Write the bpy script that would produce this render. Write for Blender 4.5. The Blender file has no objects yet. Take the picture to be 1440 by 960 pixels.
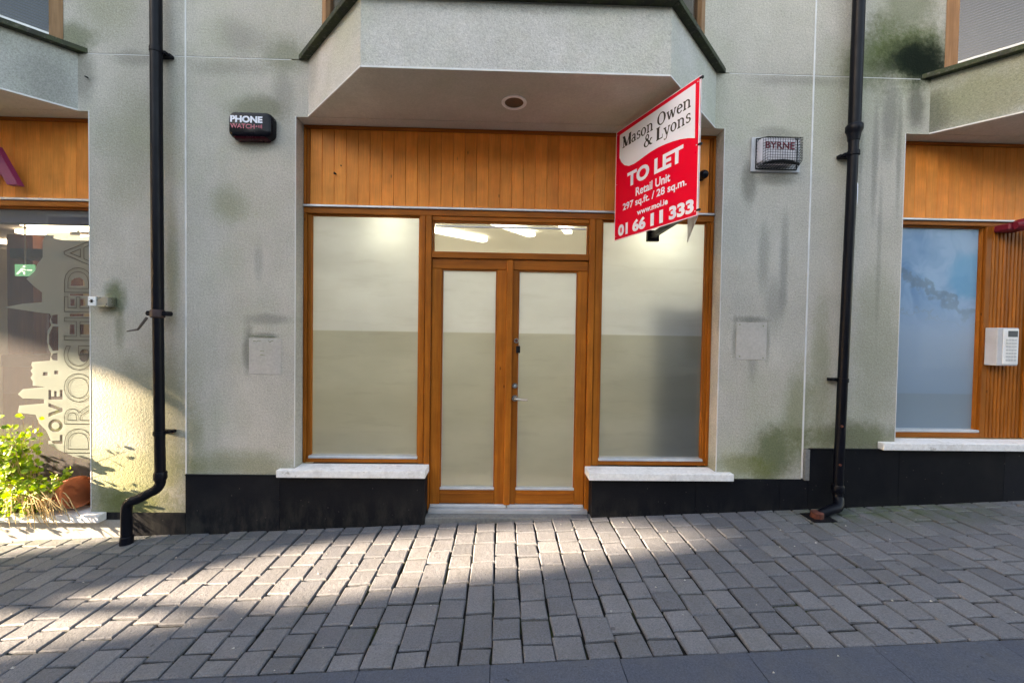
import bpy, bmesh, math, random
from mathutils import Vector, Matrix
random.seed(7)
R = math.radians
sc = bpy.context.scene
COL = sc.collection

# ------------------------------------------------------------------ camera
CAM = Vector((0, -3.22, 1.47))
FW = Vector((0.02295078, 0.99952608, -0.02051537))
RT = Vector((0.99962321, -0.02263429, 0.01552823))
UP = Vector((-0.01505652, 0.02086403, 0.99966894))
cam = bpy.data.objects.new('camera', bpy.data.cameras.new('camera'))
COL.objects.link(cam)
cam.matrix_world = Matrix(((RT.x, UP.x, -FW.x, CAM.x), (RT.y, UP.y, -FW.y, CAM.y), (RT.z, UP.z, -FW.z, CAM.z), (0, 0, 0, 1)))
cam.data.sensor_width = 36
cam.data.lens = 36 * 560 / 1440
cam.data.clip_start = 0.05
cam.data.clip_end = 2000
sc.camera = cam

# ------------------------------------------------------------------ sky, sun, exposure
SUN_A, SUN_E = R(15), R(16.5)        # the light travels 15 degrees into the facade, mostly along the street
SUN_D = Vector((math.cos(SUN_A) * math.cos(SUN_E), math.sin(SUN_A) * math.cos(SUN_E), -math.sin(SUN_E)))
world = bpy.data.worlds.new('World')
sc.world = world
world.use_nodes = True
wn = world.node_tree
wn.nodes.clear()
sky = wn.nodes.new('ShaderNodeTexSky')
sky.sky_type = 'NISHITA'
sky.sun_disc = False
sky.sun_elevation = SUN_E
sky.sun_rotation = math.atan2(-SUN_D.x, -SUN_D.y)
sky.air_density = 1.0
sky.dust_density = 1.5
sky.ozone_density = 1.0
bg = wn.nodes.new('ShaderNodeBackground')
bg.inputs[1].default_value = 0.09
wo = wn.nodes.new('ShaderNodeOutputWorld')
wn.links.new(sky.outputs[0], bg.inputs[0])
wn.links.new(bg.outputs[0], wo.inputs[0])
sl = bpy.data.lights.new('sun', 'SUN')
sl.energy = 4.0
sl.angle = R(0.6)
sl.color = (1.0, 0.93, 0.82)
so = bpy.data.objects.new('sun', sl)
COL.objects.link(so)
so.rotation_euler = (-SUN_D).to_track_quat('Z', 'Y').to_euler()
so.location = (-15, -8, 12)
sc.view_settings.view_transform = 'Standard'
sc.view_settings.look = 'None'
sc.view_settings.gamma = 1
sc.view_settings.exposure = 3.65
sc.view_settings.use_white_balance = True
sc.view_settings.white_balance_temperature = 9000
sc.view_settings.white_balance_tint = 15

# ------------------------------------------------------------------ helpers
def at(px, py, Y=0.0):
    """the point of the plane y = Y that the photograph shows at (px, py)"""
    d = FW * 560 + RT * (px - 720) - UP * (py - 480)
    return CAM + d * ((Y - CAM.y) / d.y)

class NT:
    def __init__(s, name):
        s.m = bpy.data.materials.new(name)
        s.m.use_nodes = True
        s.t = s.m.node_tree
        s.t.nodes.clear()
        s.out = s.t.nodes.new('ShaderNodeOutputMaterial')
    def set(s, sock, v):
        if isinstance(v, bpy.types.NodeSocket): s.t.links.new(v, sock)
        else:
            if hasattr(sock.default_value, '__len__') and not isinstance(v, (int, float)):
                v = tuple(v)
                if len(sock.default_value) == 4 and len(v) == 3: v = v + (1,)
            sock.default_value = v
    def n(s, typ, ins=None, out=0, **kw):
        nd = s.t.nodes.new('ShaderNode' + typ)
        for k, v in kw.items(): setattr(nd, k, v)
        for k, v in (ins or {}).items(): s.set(nd.inputs[k], v)
        return nd.outputs[out]
    def math(s, op, a, b=0.5, clamp=False):
        return s.n('Math', {0: a, 1: b}, operation=op, use_clamp=clamp)
    def mix(s, f, a, b, bt='MIX'):
        nd = s.t.nodes.new('ShaderNodeMix'); nd.data_type = 'RGBA'; nd.blend_type = bt
        s.set(nd.inputs[0], f); s.set(nd.inputs[6], a); s.set(nd.inputs[7], b)
        return nd.outputs[2]
    def mapr(s, v, a, b, c=0.0, d=1.0, smooth=False):
        nd = s.t.nodes.new('ShaderNodeMapRange')
        if smooth: nd.interpolation_type = 'SMOOTHSTEP'
        s.set(nd.inputs[0], v)
        for i, x in enumerate((a, b, c, d)): nd.inputs[1 + i].default_value = x
        return nd.outputs[0]
    def noise(s, co, scale, detail=4, rough=0.55, out=0, **kw):
        return s.n('TexNoise', {'Vector': co, 'Scale': scale, 'Detail': detail, 'Roughness': rough}, out=out, **kw)
    def pos(s): return s.n('NewGeometry')
    def objco(s): return s.n('TexCoord', out=3)
    def scaled(s, co, v): return s.n('Mapping', {'Vector': co, 'Scale': v})
    def bump(s, h, strength=0.3, dist=0.005, nrm=None):
        i = {'Height': h, 'Strength': strength, 'Distance': dist}
        if nrm is not None: i['Normal'] = nrm
        return s.n('Bump', i)
    def bsdf(s, col, rough=0.6, metal=0.0, nrm=None, spec=0.5, coat=0.0, extra=None):
        i = {'Base Color': col, 'Roughness': rough, 'Metallic': metal, 'Specular IOR Level': spec, 'Coat Weight': coat}
        if nrm is not None: i['Normal'] = nrm
        i.update(extra or {})
        o = s.n('BsdfPrincipled', i)
        s.t.links.new(o, s.out.inputs[0])
        return s.m
    def surf(s, o):
        s.t.links.new(o, s.out.inputs[0])
        return s.m

def plain(name, col, rough=0.5, metal=0.0, var=0.12, scale=6, coat=0.0, bump=0.0, bscale=60, spec=0.5):
    t = NT(name)
    c = t.objco()
    f = t.mapr(t.noise(c, scale, 5), 0.3, 0.7, 1 - var, 1 + var)
    cc = t.mix(1.0, col, t.n('CombineColor', {0: f, 1: f, 2: f}), 'MULTIPLY')
    r = t.mapr(t.noise(c, scale * 2.3, 3), 0.3, 0.7, max(rough - 0.08, 0.03), rough + 0.08)
    nr = t.bump(t.noise(c, bscale, 3), bump, 0.003) if bump else None
    return t.bsdf(cc, r, metal, nr, coat=coat, spec=spec)

def emis(name, col, st):
    t = NT(name)
    return t.surf(t.n('Emission', {'Color': tuple(col) + (1,), 'Strength': st}))

LOC = {}
def wloc(o): return LOC.get(o.name, Vector((0, 0, 0))) if o else Vector((0, 0, 0))

class MB:
    def __init__(s): s.v = []; s.f = []
    def add(s, vs, fs):
        b = len(s.v)
        s.v += [Vector(v) for v in vs]
        s.f += [tuple(b + i for i in f) for f in fs]
        return s
    def box(s, x0, x1, y0, y1, z0, z1):
        return s.add([(x0, y0, z0), (x1, y0, z0), (x1, y1, z0), (x0, y1, z0), (x0, y0, z1), (x1, y0, z1), (x1, y1, z1), (x0, y1, z1)],
                     [(0, 3, 2, 1), (4, 5, 6, 7), (0, 1, 5, 4), (1, 2, 6, 5), (2, 3, 7, 6), (3, 0, 4, 7)])
    def cbox(s, x0, x1, y0, y1, z0, z1, c=0.003):
        """box with chamfered edges"""
        bm = bmesh.new()
        bmesh.ops.create_cube(bm, size=1)
        for v in bm.verts:
            v.co = Vector((x0 + (v.co.x + .5) * (x1 - x0), y0 + (v.co.y + .5) * (y1 - y0), z0 + (v.co.z + .5) * (z1 - z0)))
        bmesh.ops.bevel(bm, geom=list(bm.edges), offset=c, segments=1, affect='EDGES')
        return s.bm(bm)
    def bm(s, bm):
        bm.verts.index_update()
        s.add([v.co.copy() for v in bm.verts], [tuple(v.index for v in f.verts) for f in bm.faces])
        bm.free()
        return s
    def prism(s, poly, z0, z1):
        """poly: (x, y) counter-clockwise"""
        n = len(poly)
        return s.add([(x, y, z0) for x, y in poly] + [(x, y, z1) for x, y in poly],
                     [tuple(range(n - 1, -1, -1)), tuple(range(n, 2 * n))] + [(i, (i + 1) % n, (i + 1) % n + n, i + n) for i in range(n)])
    def slab(s, pts, off):
        """pts: polygon in space, off: thickness vector"""
        n = len(pts); off = Vector(off)
        return s.add([Vector(p) for p in pts] + [Vector(p) + off for p in pts],
                     [tuple(range(n)), tuple(range(2 * n - 1, n - 1, -1))] + [(i, i + n, (i + 1) % n + n, (i + 1) % n) for i in range(n)])
    def tube(s, pts, r, seg=16, cap=True):
        pts = [Vector(p) for p in pts]
        rs = r if isinstance(r, (list, tuple)) else [r] * len(pts)
        b = len(s.v); prev = None
        for i, p in enumerate(pts):
            d = (pts[min(i + 1, len(pts) - 1)] - pts[max(i - 1, 0)]).normalized()
            if prev is None:
                a = d.orthogonal().normalized()
            else:
                a = (prev - d * prev.dot(d)).normalized()
            prev = a; c = d.cross(a)
            for k in range(seg):
                t = 2 * math.pi * k / seg
                s.v.append(p + (a * math.cos(t) + c * math.sin(t)) * rs[i])
        for i in range(len(pts) - 1):
            for k in range(seg):
                k2 = (k + 1) % seg
                s.f.append((b + i * seg + k, b + i * seg + k2, b + (i + 1) * seg + k2, b + (i + 1) * seg + k))
        if cap:
            s.f.append(tuple(b + k for k in range(seg - 1, -1, -1)))
            s.f.append(tuple(b + (len(pts) - 1) * seg + k for k in range(seg)))
        return s
    def cyl(s, c, axis, r, h, seg=24):
        c = Vector(c); axis = Vector(axis).normalized()
        return s.tube([c, c + axis * h], r, seg)
    def ring(s, c, axis, ro, ri, h, seg=28):
        c = Vector(c); ax = Vector(axis).normalized(); a = ax.orthogonal().normalized(); b2 = ax.cross(a); b = len(s.v)
        for k in range(seg):
            t = 2 * math.pi * k / seg; d = a * math.cos(t) + b2 * math.sin(t)
            s.v += [c + d * ro, c + d * ri, c + d * ri + ax * h, c + d * ro + ax * h]
        for k in range(seg):
            i = b + 4 * k; j = b + 4 * ((k + 1) % seg)
            for q in range(4): s.f.append((i + q, j + q, j + (q + 1) % 4, i + (q + 1) % 4))
        return s
    def build(s, name, mat, parent=None, smooth=False, label=None, stuff=False, bevel=0):
        c = sum(s.v, Vector()) / len(s.v)
        me = bpy.data.meshes.new(name)
        me.from_pydata([v - c for v in s.v], [], s.f)
        me.update()
        bm = bmesh.new(); bm.from_mesh(me)
        bmesh.ops.recalc_face_normals(bm, faces=bm.faces)
        bm.to_mesh(me); bm.free()
        if mat: me.materials.append(mat)
        if smooth:
            me.polygons.foreach_set('use_smooth', [True] * len(me.polygons))
            try: me.set_sharp_from_angle(angle=R(40))
            except Exception: pass
        o = bpy.data.objects.new(name, me)
        COL.objects.link(o)
        o.location = c - wloc(parent)
        LOC[o.name] = c
        if parent: o.parent = parent
        if label: o['label'] = label
        if stuff: o['kind'] = 'stuff'
        if bevel:
            b = o.modifiers.new('bevel', 'BEVEL'); b.width = bevel; b.segments = 2; b.limit_method = 'ANGLE'
        return o

def thing(name, label, cat, loc=(0, 0, 0), group=None):
    o = bpy.data.objects.new(name, None)
    COL.objects.link(o)
    o.location = loc; LOC[o.name] = Vector(loc)
    o['label'] = label; o['category'] = cat
    if group: o['group'] = group
    o.empty_display_size = 0.1
    return o
def tag(o, label, cat, group=None):
    o['label'] = label; o['category'] = cat
    if group: o['group'] = group
    return o
def struct(o):
    o['kind'] = 'structure'; return o

def text_geo(body, bold=0.0, outline=False, bevel=0.0):
    """mesh data of a line of lettering, scaled to the unit square"""
    cu = bpy.data.curves.new('lettering', 'FONT')
    cu.body = body; cu.size = 1; cu.offset = bold; cu.resolution_u = 4
    if outline:
        cu.fill_mode = 'NONE'; cu.bevel_depth = bevel; cu.bevel_resolution = 0
    o = bpy.data.objects.new('lettering', cu)
    COL.objects.link(o)
    dg = bpy.context.evaluated_depsgraph_get(); dg.update()
    me = bpy.data.meshes.new_from_object(o.evaluated_get(dg))
    vs = [v.co.copy() for v in me.vertices]; fs = [tuple(p.vertices) for p in me.polygons]
    COL.objects.unlink(o); bpy.data.objects.remove(o); bpy.data.meshes.remove(me)
    x0 = min(v.x for v in vs); x1 = max(v.x for v in vs); y0 = min(v.y for v in vs); y1 = max(v.y for v in vs)
    return [((v.x - x0) / (x1 - x0), (v.y - y0) / (y1 - y0)) for v in vs], fs
def put_text(mb, body, org, ux, uy, nrm, th=0.001, bold=0.0, outline=False, bevel=0.0, warp=None):
    """lettering whose box starts at org and spans the vectors ux and uy, raised along nrm"""
    vs, fs = text_geo(body, bold, outline, bevel)
    org = Vector(org); ux = Vector(ux); uy = Vector(uy); nrm = Vector(nrm)
    P = [org + ux * a + uy * b for a, b in vs]
    if warp: P = [warp(p) for p in P]
    mb.add([p + nrm * th for p in P], fs)
    if th > 0.004:      # deep letters: back and sides
        b0 = len(mb.v) - len(P)
        cnt = {}
        for f in fs:
            for i in range(len(f)):
                e = (f[i], f[(i + 1) % len(f)]); k = tuple(sorted(e)); cnt.setdefault(k, []).append(e)
        b1 = len(mb.v); mb.v += P
        for k, es in cnt.items():
            if len(es) == 1:
                a, b = es[0]; mb.f.append((b0 + b, b0 + a, b1 + a, b1 + b))
    return mb

# ------------------------------------------------------------------ materials
def render_mat(name, base, stains, grain=150, speck=0.14, bump=0.8):
    t = NT(name)
    P = t.pos()
    big = t.noise(P, 1.3, 5, 0.6); mid = t.noise(P, 7, 6, 0.65); fine = t.math('ADD', t.math('MULTIPLY', t.noise(P, grain, 2, 0.7), .4), t.math('MULTIPLY', t.noise(P, grain * .5, 2, .75), .6)); fine2 = t.noise(P, grain * .3, 2, 0.6)
    streak = t.noise(t.scaled(P, (6, 6, 2.4)), 1.0, 6, 0.7)
    c = t.mix(t.mapr(big, 0.35, 0.65), tuple(x * 0.87 for x in base), tuple(x * 1.08 for x in base))
    g = t.mapr(t.math('ADD', mid, streak), 0.8, 1.2, 0.0, 1.0)
    c = t.mix(t.math('MULTIPLY', g, 0.38), c, (base[0] * 0.74, base[1] * 0.77, base[2] * 0.70))
    # broad thin algae tint
    c = t.mix(t.math('MULTIPLY', t.mapr(t.noise(P, 0.8, 4, 0.6, ), 0.46, 0.68, smooth=True), 0.40), c, (base[0] * 0.72, base[1] * 0.83, base[2] * 0.62))
    sep = t.n('SeparateXYZ', {0: P}, out=0).node
    warpn = t.noise(P, 3.5, 5, 0.6); warpf = t.noise(P, 26, 5, 0.7)
    for (x, z, rx, rz, col, k) in stains:
        dx = t.math('DIVIDE', t.math('SUBTRACT', sep.outputs[0], x), rx)
        dz = t.math('DIVIDE', t.math('SUBTRACT', sep.outputs[2], z), rz)
        d = t.math('SQRT', t.math('ADD', t.math('MULTIPLY', dx, dx), t.math('MULTIPLY', dz, dz)))
        d = t.math('ADD', d, t.math('MULTIPLY', t.math('SUBTRACT', t.math('ADD', warpn, t.math('MULTIPLY', warpf, 0.5)), 0.75), 1.1))
        m = t.mapr(d, 1.05, 0.25, 0.0, k, smooth=True)
        c = t.mix(m, c, col)
    sp = t.mapr(fine, 0.30, 0.70, 1 - speck * 1.9, 1 + speck * 1.8)
    c = t.mix(1.0, c, t.n('CombineColor', {0: sp, 1: sp, 2: sp}), 'MULTIPLY')
    h = t.math('ADD', fine, t.math('MULTIPLY', fine2, 0.9))
    nr = t.bump(h, bump, 0.006)
    return t.bsdf(c, 0.93, nrm=nr, spec=0.2)
ALG = (0.075, 0.105, 0.028); ALG2 = (0.20, 0.215, 0.11); DK = (0.10, 0.105, 0.085); BLK = (0.007, 0.015, 0.007); OLV = (0.17, 0.18, 0.05); GRY = (0.16, 0.165, 0.15)
STAINS = [
    (3.25, 3.78, 0.60, 0.36, ALG, 0.85), (3.25, 4.15, 0.34, 0.45, ALG, 0.6), (2.92, 3.70, 0.30, 0.34, ALG, 0.6), (3.36, 3.76, 0.34, 0.22, BLK, 1.0), (3.38, 3.72, 0.28, 0.18, (0.004, 0.010, 0.005), 1.0), (3.10, 3.68, 0.2, 0.14, BLK, 0.5),
    (3.35, 3.40, 0.10, 0.25, BLK, 0.55), (3.14, 3.3, 0.10, 0.45, GRY, 0.6), (3.22, 3.0, 0.03, 0.6, GRY, 0.5), (3.02, 2.9, 0.04, 0.65, GRY, 0.5), (2.90, 3.0, 0.03, 0.5, GRY, 0.45), (3.08, 2.2, 0.03, 0.9, GRY, 0.35),
    (-3.38, 3.72, 0.28, 0.16, ALG, 0.6), (-3.30, 3.45, 0.13, 0.30, DK, 0.45), (-3.1, 3.95, 0.3, 0.3, ALG2, 0.4), (-2.95, 2.9, 0.3, 0.7, ALG2, 0.35), (-2.9, 3.57, 0.25, 0.08, DK, 0.35),
    (-1.72, 3.62, 0.22, 0.20, ALG, 0.5), (-2.1, 3.75, 0.25, 0.2, DK, 0.3), (-1.75, 3.3, 0.12, 0.3, DK, 0.3), (-2.2, 3.52, 0.4, 0.10, DK, 0.3),
    (-1.98, 3.20, 0.30, 0.14, (0.13, 0.14, 0.08), 0.6), (-1.98, 2.92, 0.22, 0.08, DK, 0.35), (-2.2, 2.45, 0.22, 0.20, ALG2, 0.5), (-1.95, 2.0, 0.05, 0.22, GRY, 0.3),
    (-3.07, 1.70, 0.11, 0.17, ALG, 0.75), (-3.03, 1.45, 0.06, 0.22, ALG, 0.45), (-2.62, 1.9, 0.08, 0.6, ALG2, 0.5),
    (-2.9, 0.30, 0.6, 0.40, (0.23, 0.24, 0.10), 0.75), (-2.9, 0.85, 0.6, 0.5, (0.29, 0.28, 0.22), 0.8), (-2.9, 0.05, 0.6, 0.22, (0.12, 0.14, 0.04), 0.8), (-2.7, 0.9, 0.35, 0.6, ALG2, 0.35),
    (-2.1, 0.38, 0.6, 0.16, ALG2, 0.6), (-2.45, 0.6, 0.12, 0.4, ALG2, 0.5), (-1.85, 1.55, 0.25, 0.06, DK, 0.4), (-2.03, 1.3, 0.06, 0.24, DK, 0.6), (-1.9, 1.42, 0.17, 0.035, DK, 0.5), (2.04, 1.61, 0.18, 0.045, DK, 0.55), (1.90, 1.45, 0.03, 0.2, DK, 0.4), (2.17, 1.45, 0.03, 0.2, DK, 0.4),
    (2.28, 0.50, 0.36, 0.34, (0.105, 0.125, 0.05), 0.85), (2.0, 0.40, 0.35, 0.14, OLV, 0.6), (2.44, 0.85, 0.16, 0.6, ALG2, 0.6),
    (2.12, 2.10, 0.07, 0.40, GRY, 0.40), (2.29, 2.05, 0.05, 0.55, GRY, 0.48), (2.22, 1.75, 0.12, 0.30, GRY, 0.35), (1.98, 2.72, 0.08, 0.25, DK, 0.55), (2.2, 2.75, 0.22, 0.07, DK, 0.45), (2.05, 1.30, 0.05, 0.3, GRY, 0.35),
    (2.2, 3.12, 0.26, 0.08, DK, 0.4), (2.9, 0.65, 0.6, 0.20, (0.10, 0.115, 0.045), 0.75), (2.62, 1.2, 0.12, 0.9, ALG2, 0.5), (3.1, 1.4, 0.3, 1.0, ALG2, 0.4), (2.4, 3.55, 0.5, 0.07, DK, 0.3),
]
M = {}
M['wall'] = render_mat('roughcast_render', (0.515, 0.48, 0.435), STAINS)
M['bay_c'] = render_mat('bay_render', (0.56, 0.54, 0.52), [(0.1, 3.60, 1.3, 0.10, GRY, 0.5), (-1.5, 3.5, 0.12, 0.3, DK, 0.3)], speck=0.12)
M['bay_side'] = render_mat('side_bay_render', (0.42, 0.42, 0.40), [(3.7, 3.35, 0.6, 0.3, ALG2, 0.6), (3.45, 3.25, 0.12, 0.4, DK, 0.6), (-3.45, 3.3, 0.12, 0.3, DK, 0.3)])
M['soffit'] = render_mat('soffit_render', (0.66, 0.63, 0.57), [(-0.4, 3.2, 1.2, 1, (0.24, 0.21, 0.19), 0.4)], grain=120, speck=0.05, bump=0.25)
M['bead'] = plain('white_pvc_bead', (0.66, 0.66, 0.66), 0.5)
M['coping'] = NT('mossy_stone')
t = M['coping']; P = t.pos()
c = t.mix(t.mapr(t.noise(P, 9, 6, 0.7), 0.4, 0.6), (0.045, 0.047, 0.040), (0.060, 0.072, 0.040))
c = t.mix(t.mapr(t.noise(P, 30, 4, 0.7), 0.55, 0.75), c, (0.16, 0.15, 0.13))
M['coping'] = t.bsdf(c, 0.9, nrm=t.bump(t.noise(P, 80, 4), 0.5, 0.006), spec=0.2)

def wood(name, dark, light, vert=True, scale=1.0, rough=0.5, obj_rand=0.16, coat=0.0):
    t = NT(name)
    P = t.pos()
    rnd = t.n('ObjectInfo', out=5)
    off = t.n('VectorMath', {0: P, 1: t.n('CombineXYZ', {0: t.math('MULTIPLY', rnd, 37.0), 1: rnd, 2: t.math('MULTIPLY', rnd, 19.0)})}, operation='ADD')
    s = (26, 26, 1.3) if vert else (1.3, 26, 26)
    co = t.scaled(off, tuple(x * scale for x in s))
    g = t.noise(co, 1.0, 6, 0.62)
    g2 = t.noise(t.scaled(off, tuple(x * scale * 5 for x in s)), 1.0, 3, 0.5)
    blotch = t.noise(off, 4.5, 3)
    c = t.mix(t.mapr(g, 0.32, 0.68), dark, light)
    c = t.mix(t.mapr(g2, 0.35, 0.75, 0, 0.35), c, tuple(x * 0.55 for x in dark))
    k = t.math('MULTIPLY', t.mapr(blotch, 0.3, 0.7, 0.85, 1.12), t.mapr(rnd, 0, 1, 1 - obj_rand, 1 + obj_rand))
    c = t.mix(1.0, c, t.n('CombineColor', {0: k, 1: k, 2: k}), 'MULTIPLY')
    kn = t.n('TexVoronoi', {'Vector': t.scaled(off, (11, 11, 4.5) if vert else (4.5, 11, 11)), 'Scale': 0.55}, out=0)
    c = t.mix(t.mapr(kn, 0.05, 0.015, 0, 0.8), c, tuple(x * 0.25 for x in dark))
    return t.bsdf(c, t.mapr(g, 0.3, 0.7, rough - 0.07, rough + 0.1), nrm=t.bump(g2, 0.15, 0.001), coat=coat, spec=0.18)
M['fascia'] = wood('varnished_boards', (0.86, 0.262, 0.048), (0.93, 0.330, 0.074), obj_rand=0.07, rough=0.5)
M['timber'] = wood('brown_stained_timber', (0.30, 0.078, 0.009), (0.46, 0.138, 0.016))
M['timber_h'] = wood('brown_stained_rail', (0.30, 0.076, 0.009), (0.45, 0.134, 0.016), vert=False)
M['pale_timber'] = wood('weathered_frame', (0.26, 0.13, 0.06), (0.42, 0.24, 0.13))

def granite_black():
    t = NT('black_granite'); P = t.pos()
    c = t.mix(t.mapr(t.noise(P, 320, 2), 0.35, 0.7), (0.003, 0.0035, 0.006), (0.012, 0.013, 0.017))
    c = t.mix(t.mapr(t.noise(P, 4, 5, 0.6), 0.5, 0.8, 0, 0.6), c, (0.018, 0.018, 0.019))
    dots = t.n('TexVoronoi', {'Vector': P, 'Scale': 16}, out=0)
    c = t.mix(t.mapr(dots, 0.07, 0.04, 0, 0.55), c, (0.15, 0.14, 0.13))
    z_ = t.n('SeparateXYZ', {0: P}, out=2)
    du = t.math('MULTIPLY', t.mapr(z_, 0.22, -0.12, 0, 1, smooth=True), t.mapr(t.noise(t.scaled(P, (3, 3, 1)), 4, 6, .7), .42, .7, 0, .75))
    c = t.mix(du, c, (0.045, 0.043, 0.038))
    rnd = t.n('ObjectInfo', out=5); k = t.mapr(rnd, 0, 1, 0.8, 1.4)
    c = t.mix(1, c, t.n('CombineColor', {0: k, 1: k, 2: k}), 'MULTIPLY')
    return t.bsdf(c, t.mapr(t.noise(P, 5, 4), 0.3, 0.7, 0.45, 0.65), spec=0.12)
M['black'] = granite_black()
def stone(name, a, b, scale=40, rough=0.8, spec=0.3, dirt=(0.2, 0.18, 0.15), dk=0.5, bump=0.25):
    t = NT(name); P = t.pos()
    c = t.mix(t.mapr(t.noise(P, scale, 4, 0.6), 0.35, 0.65), a, b)
    c = t.mix(t.mapr(t.noise(P, 6, 6, 0.7), 0.52, 0.75, 0, dk), c, dirt)
    c = t.mix(t.mapr(t.noise(t.scaled(P, (1, 1.6, 1)), 13, 4, 0.6), 0.64, 0.70, 0, dk), c, tuple(x * 0.6 for x in dirt))
    return t.bsdf(c, rough, nrm=t.bump(t.noise(P, 140, 4), bump, 0.003), spec=spec)
M['sill'] = stone('white_sill_stone', (0.74, 0.73, 0.73), (0.86, 0.85, 0.85), dirt=(0.42, 0.36, 0.31))
M['threshold'] = stone('grey_threshold', (0.15, 0.15, 0.15), (0.21, 0.21, 0.20))
M['pale_plinth'] = stone('grey_granite', (0.30, 0.29, 0.27), (0.42, 0.40, 0.38), scale=200)
M['alu'] = plain('aluminium', (0.60, 0.61, 0.63), 0.45, 0.55)
M['steel'] = plain('brushed_steel', (0.55, 0.53, 0.50), 0.28, 1.0)
M['pipe'] = plain('black_pipe_paint', (0.0035, 0.0042, 0.008), 0.38, var=0.3, bump=0.2, bscale=90, spec=0.16)
M['rubber'] = plain('black_plastic', (0.008, 0.008, 0.010), 0.5, spec=.2)
M['blackgloss'] = plain('gloss_black_plastic', (0.004, 0.004, 0.008), 0.2, spec=0.18)
M['red_lens'] = plain('dark_red_lens', (0.04, 0.003, 0.008), 0.25, spec=.2)
M['white'] = plain('white_paint', (0.8, 0.8, 0.8), 0.45)
M['white_print'] = plain('white_print', (0.76, 0.78, 0.88), 0.4, var=0.02, spec=.2)
M['pink_print'] = plain('crimson_print', (0.50, 0.09, 0.14), 0.4, var=0.02)
M['black_print'] = plain('black_print', (0.012, 0.012, 0.012), 0.5, var=0.02)
M['red_board'] = plain('red_sign_board', (0.82, 0.004, 0.030), 0.35, var=0.02, spec=.15)
M['maroon_print'] = plain('maroon_print', (0.20, 0.012, 0.03), 0.5)
M['plum'] = plain('plum_acrylic', (0.23, 0.018, 0.10), 0.4, var=0.05)
M['grey_box'] = plain('grey_plastic', (0.52, 0.52, 0.54), 0.5)
M['red_case'] = plain('red_plastic_case', (0.20, 0.006, 0.02), 0.5)
M['rust'] = plain('rusty_iron', (0.11, 0.028, 0.016), 0.85, var=0.4, scale=30, bump=0.4)
M['patch'] = render_mat('smooth_mortar', (0.515, 0.475, 0.445), [], grain=60, speck=0.05, bump=0.2)
M['cord'] = plain('mastic', (0.22, 0.24, 0.15), 0.6)
M['inner_wall'] = plain('inner_wall_paint', (0.76, 0.74, 0.66), 0.8, var=0.03)
M['inner_floor'] = wood('inner_floor_boards', (0.30, 0.20, 0.11), (0.45, 0.33, 0.2))
M['lamp'] = emis('fluorescent_tube', (0.93, 1.0, 0.95), 2.1)
M['lamp_hot'] = emis('bright_ceiling_tube', (0.92, 1.0, 0.86), 1.7)
M['lamp_left'] = emis('warm_ceiling_tube', (1.0, 0.90, 0.72), 0.95)
M['exit'] = emis('exit_sign_green', (0.03, 0.10, 0.06), 0.5)
M['exit_mark'] = emis('exit_sign_mark', (0.7, 0.9, 0.8), 0.2)

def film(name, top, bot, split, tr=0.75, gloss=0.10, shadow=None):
    """frosted film behind glass: lets light through scattered, reflected horizon painted as a tone step"""
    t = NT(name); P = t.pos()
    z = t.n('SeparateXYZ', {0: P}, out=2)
    c = t.mix(t.mapr(z, split - 0.004, split + 0.004), bot, top)  # horizon reflection put into the colour, darker below eye level
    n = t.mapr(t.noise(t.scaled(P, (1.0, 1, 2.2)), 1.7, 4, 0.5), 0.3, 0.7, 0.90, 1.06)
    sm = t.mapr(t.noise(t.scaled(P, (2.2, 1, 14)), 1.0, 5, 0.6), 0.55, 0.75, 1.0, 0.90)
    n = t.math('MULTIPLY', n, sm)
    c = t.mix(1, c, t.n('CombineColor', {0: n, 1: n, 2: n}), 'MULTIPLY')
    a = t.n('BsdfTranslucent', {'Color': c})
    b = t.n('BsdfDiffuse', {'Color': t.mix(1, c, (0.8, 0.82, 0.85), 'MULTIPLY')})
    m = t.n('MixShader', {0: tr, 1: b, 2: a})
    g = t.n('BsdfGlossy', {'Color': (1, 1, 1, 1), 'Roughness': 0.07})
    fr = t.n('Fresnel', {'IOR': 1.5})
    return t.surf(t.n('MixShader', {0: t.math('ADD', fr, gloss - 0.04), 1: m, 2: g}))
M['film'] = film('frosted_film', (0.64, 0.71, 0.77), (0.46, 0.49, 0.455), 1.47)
M['film_blue'] = None
def clear_glass(name, tint=(0.9, 0.93, 0.92), haze=0.0):
    t = NT(name)
    a = t.n('BsdfTransparent', {'Color': tuple(tint) + (1,)})
    g = t.n('BsdfGlossy', {'Color': (1, 1, 1, 1), 'Roughness': 0.02})
    fr = t.n('Fresnel', {'IOR': 1.5})
    if haze: a = t.n('MixShader', {0: haze, 1: a, 2: t.n('BsdfDiffuse', {'Color': (.62, .58, .58, 1)})})
    return t.surf(t.n('MixShader', {0: t.math('ADD', fr, 0.02), 1: a, 2: g}))
M['glass'] = clear_glass('reflection_haze_glass', haze=0.14)  # pale haze mixed in to stand for reflections on the glass
t = NT('hazy_glass')
hz = t.n('MixShader', {0: .62, 1: t.n('BsdfTransparent', {'Color': (.62, .64, .64, 1)}), 2: t.n('BsdfTranslucent', {'Color': (.62, .64, .62, 1)})})
M['hazy_glass'] = t.surf(t.n('MixShader', {0: t.math('ADD', t.n('Fresnel', {'IOR': 1.5}), .03), 1: hz, 2: t.n('BsdfGlossy', {'Color': (1, 1, 1, 1), 'Roughness': .03})}))
M['dark_glass'] = clear_glass('dark_window_glass', (0.55, 0.58, 0.62))

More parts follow.
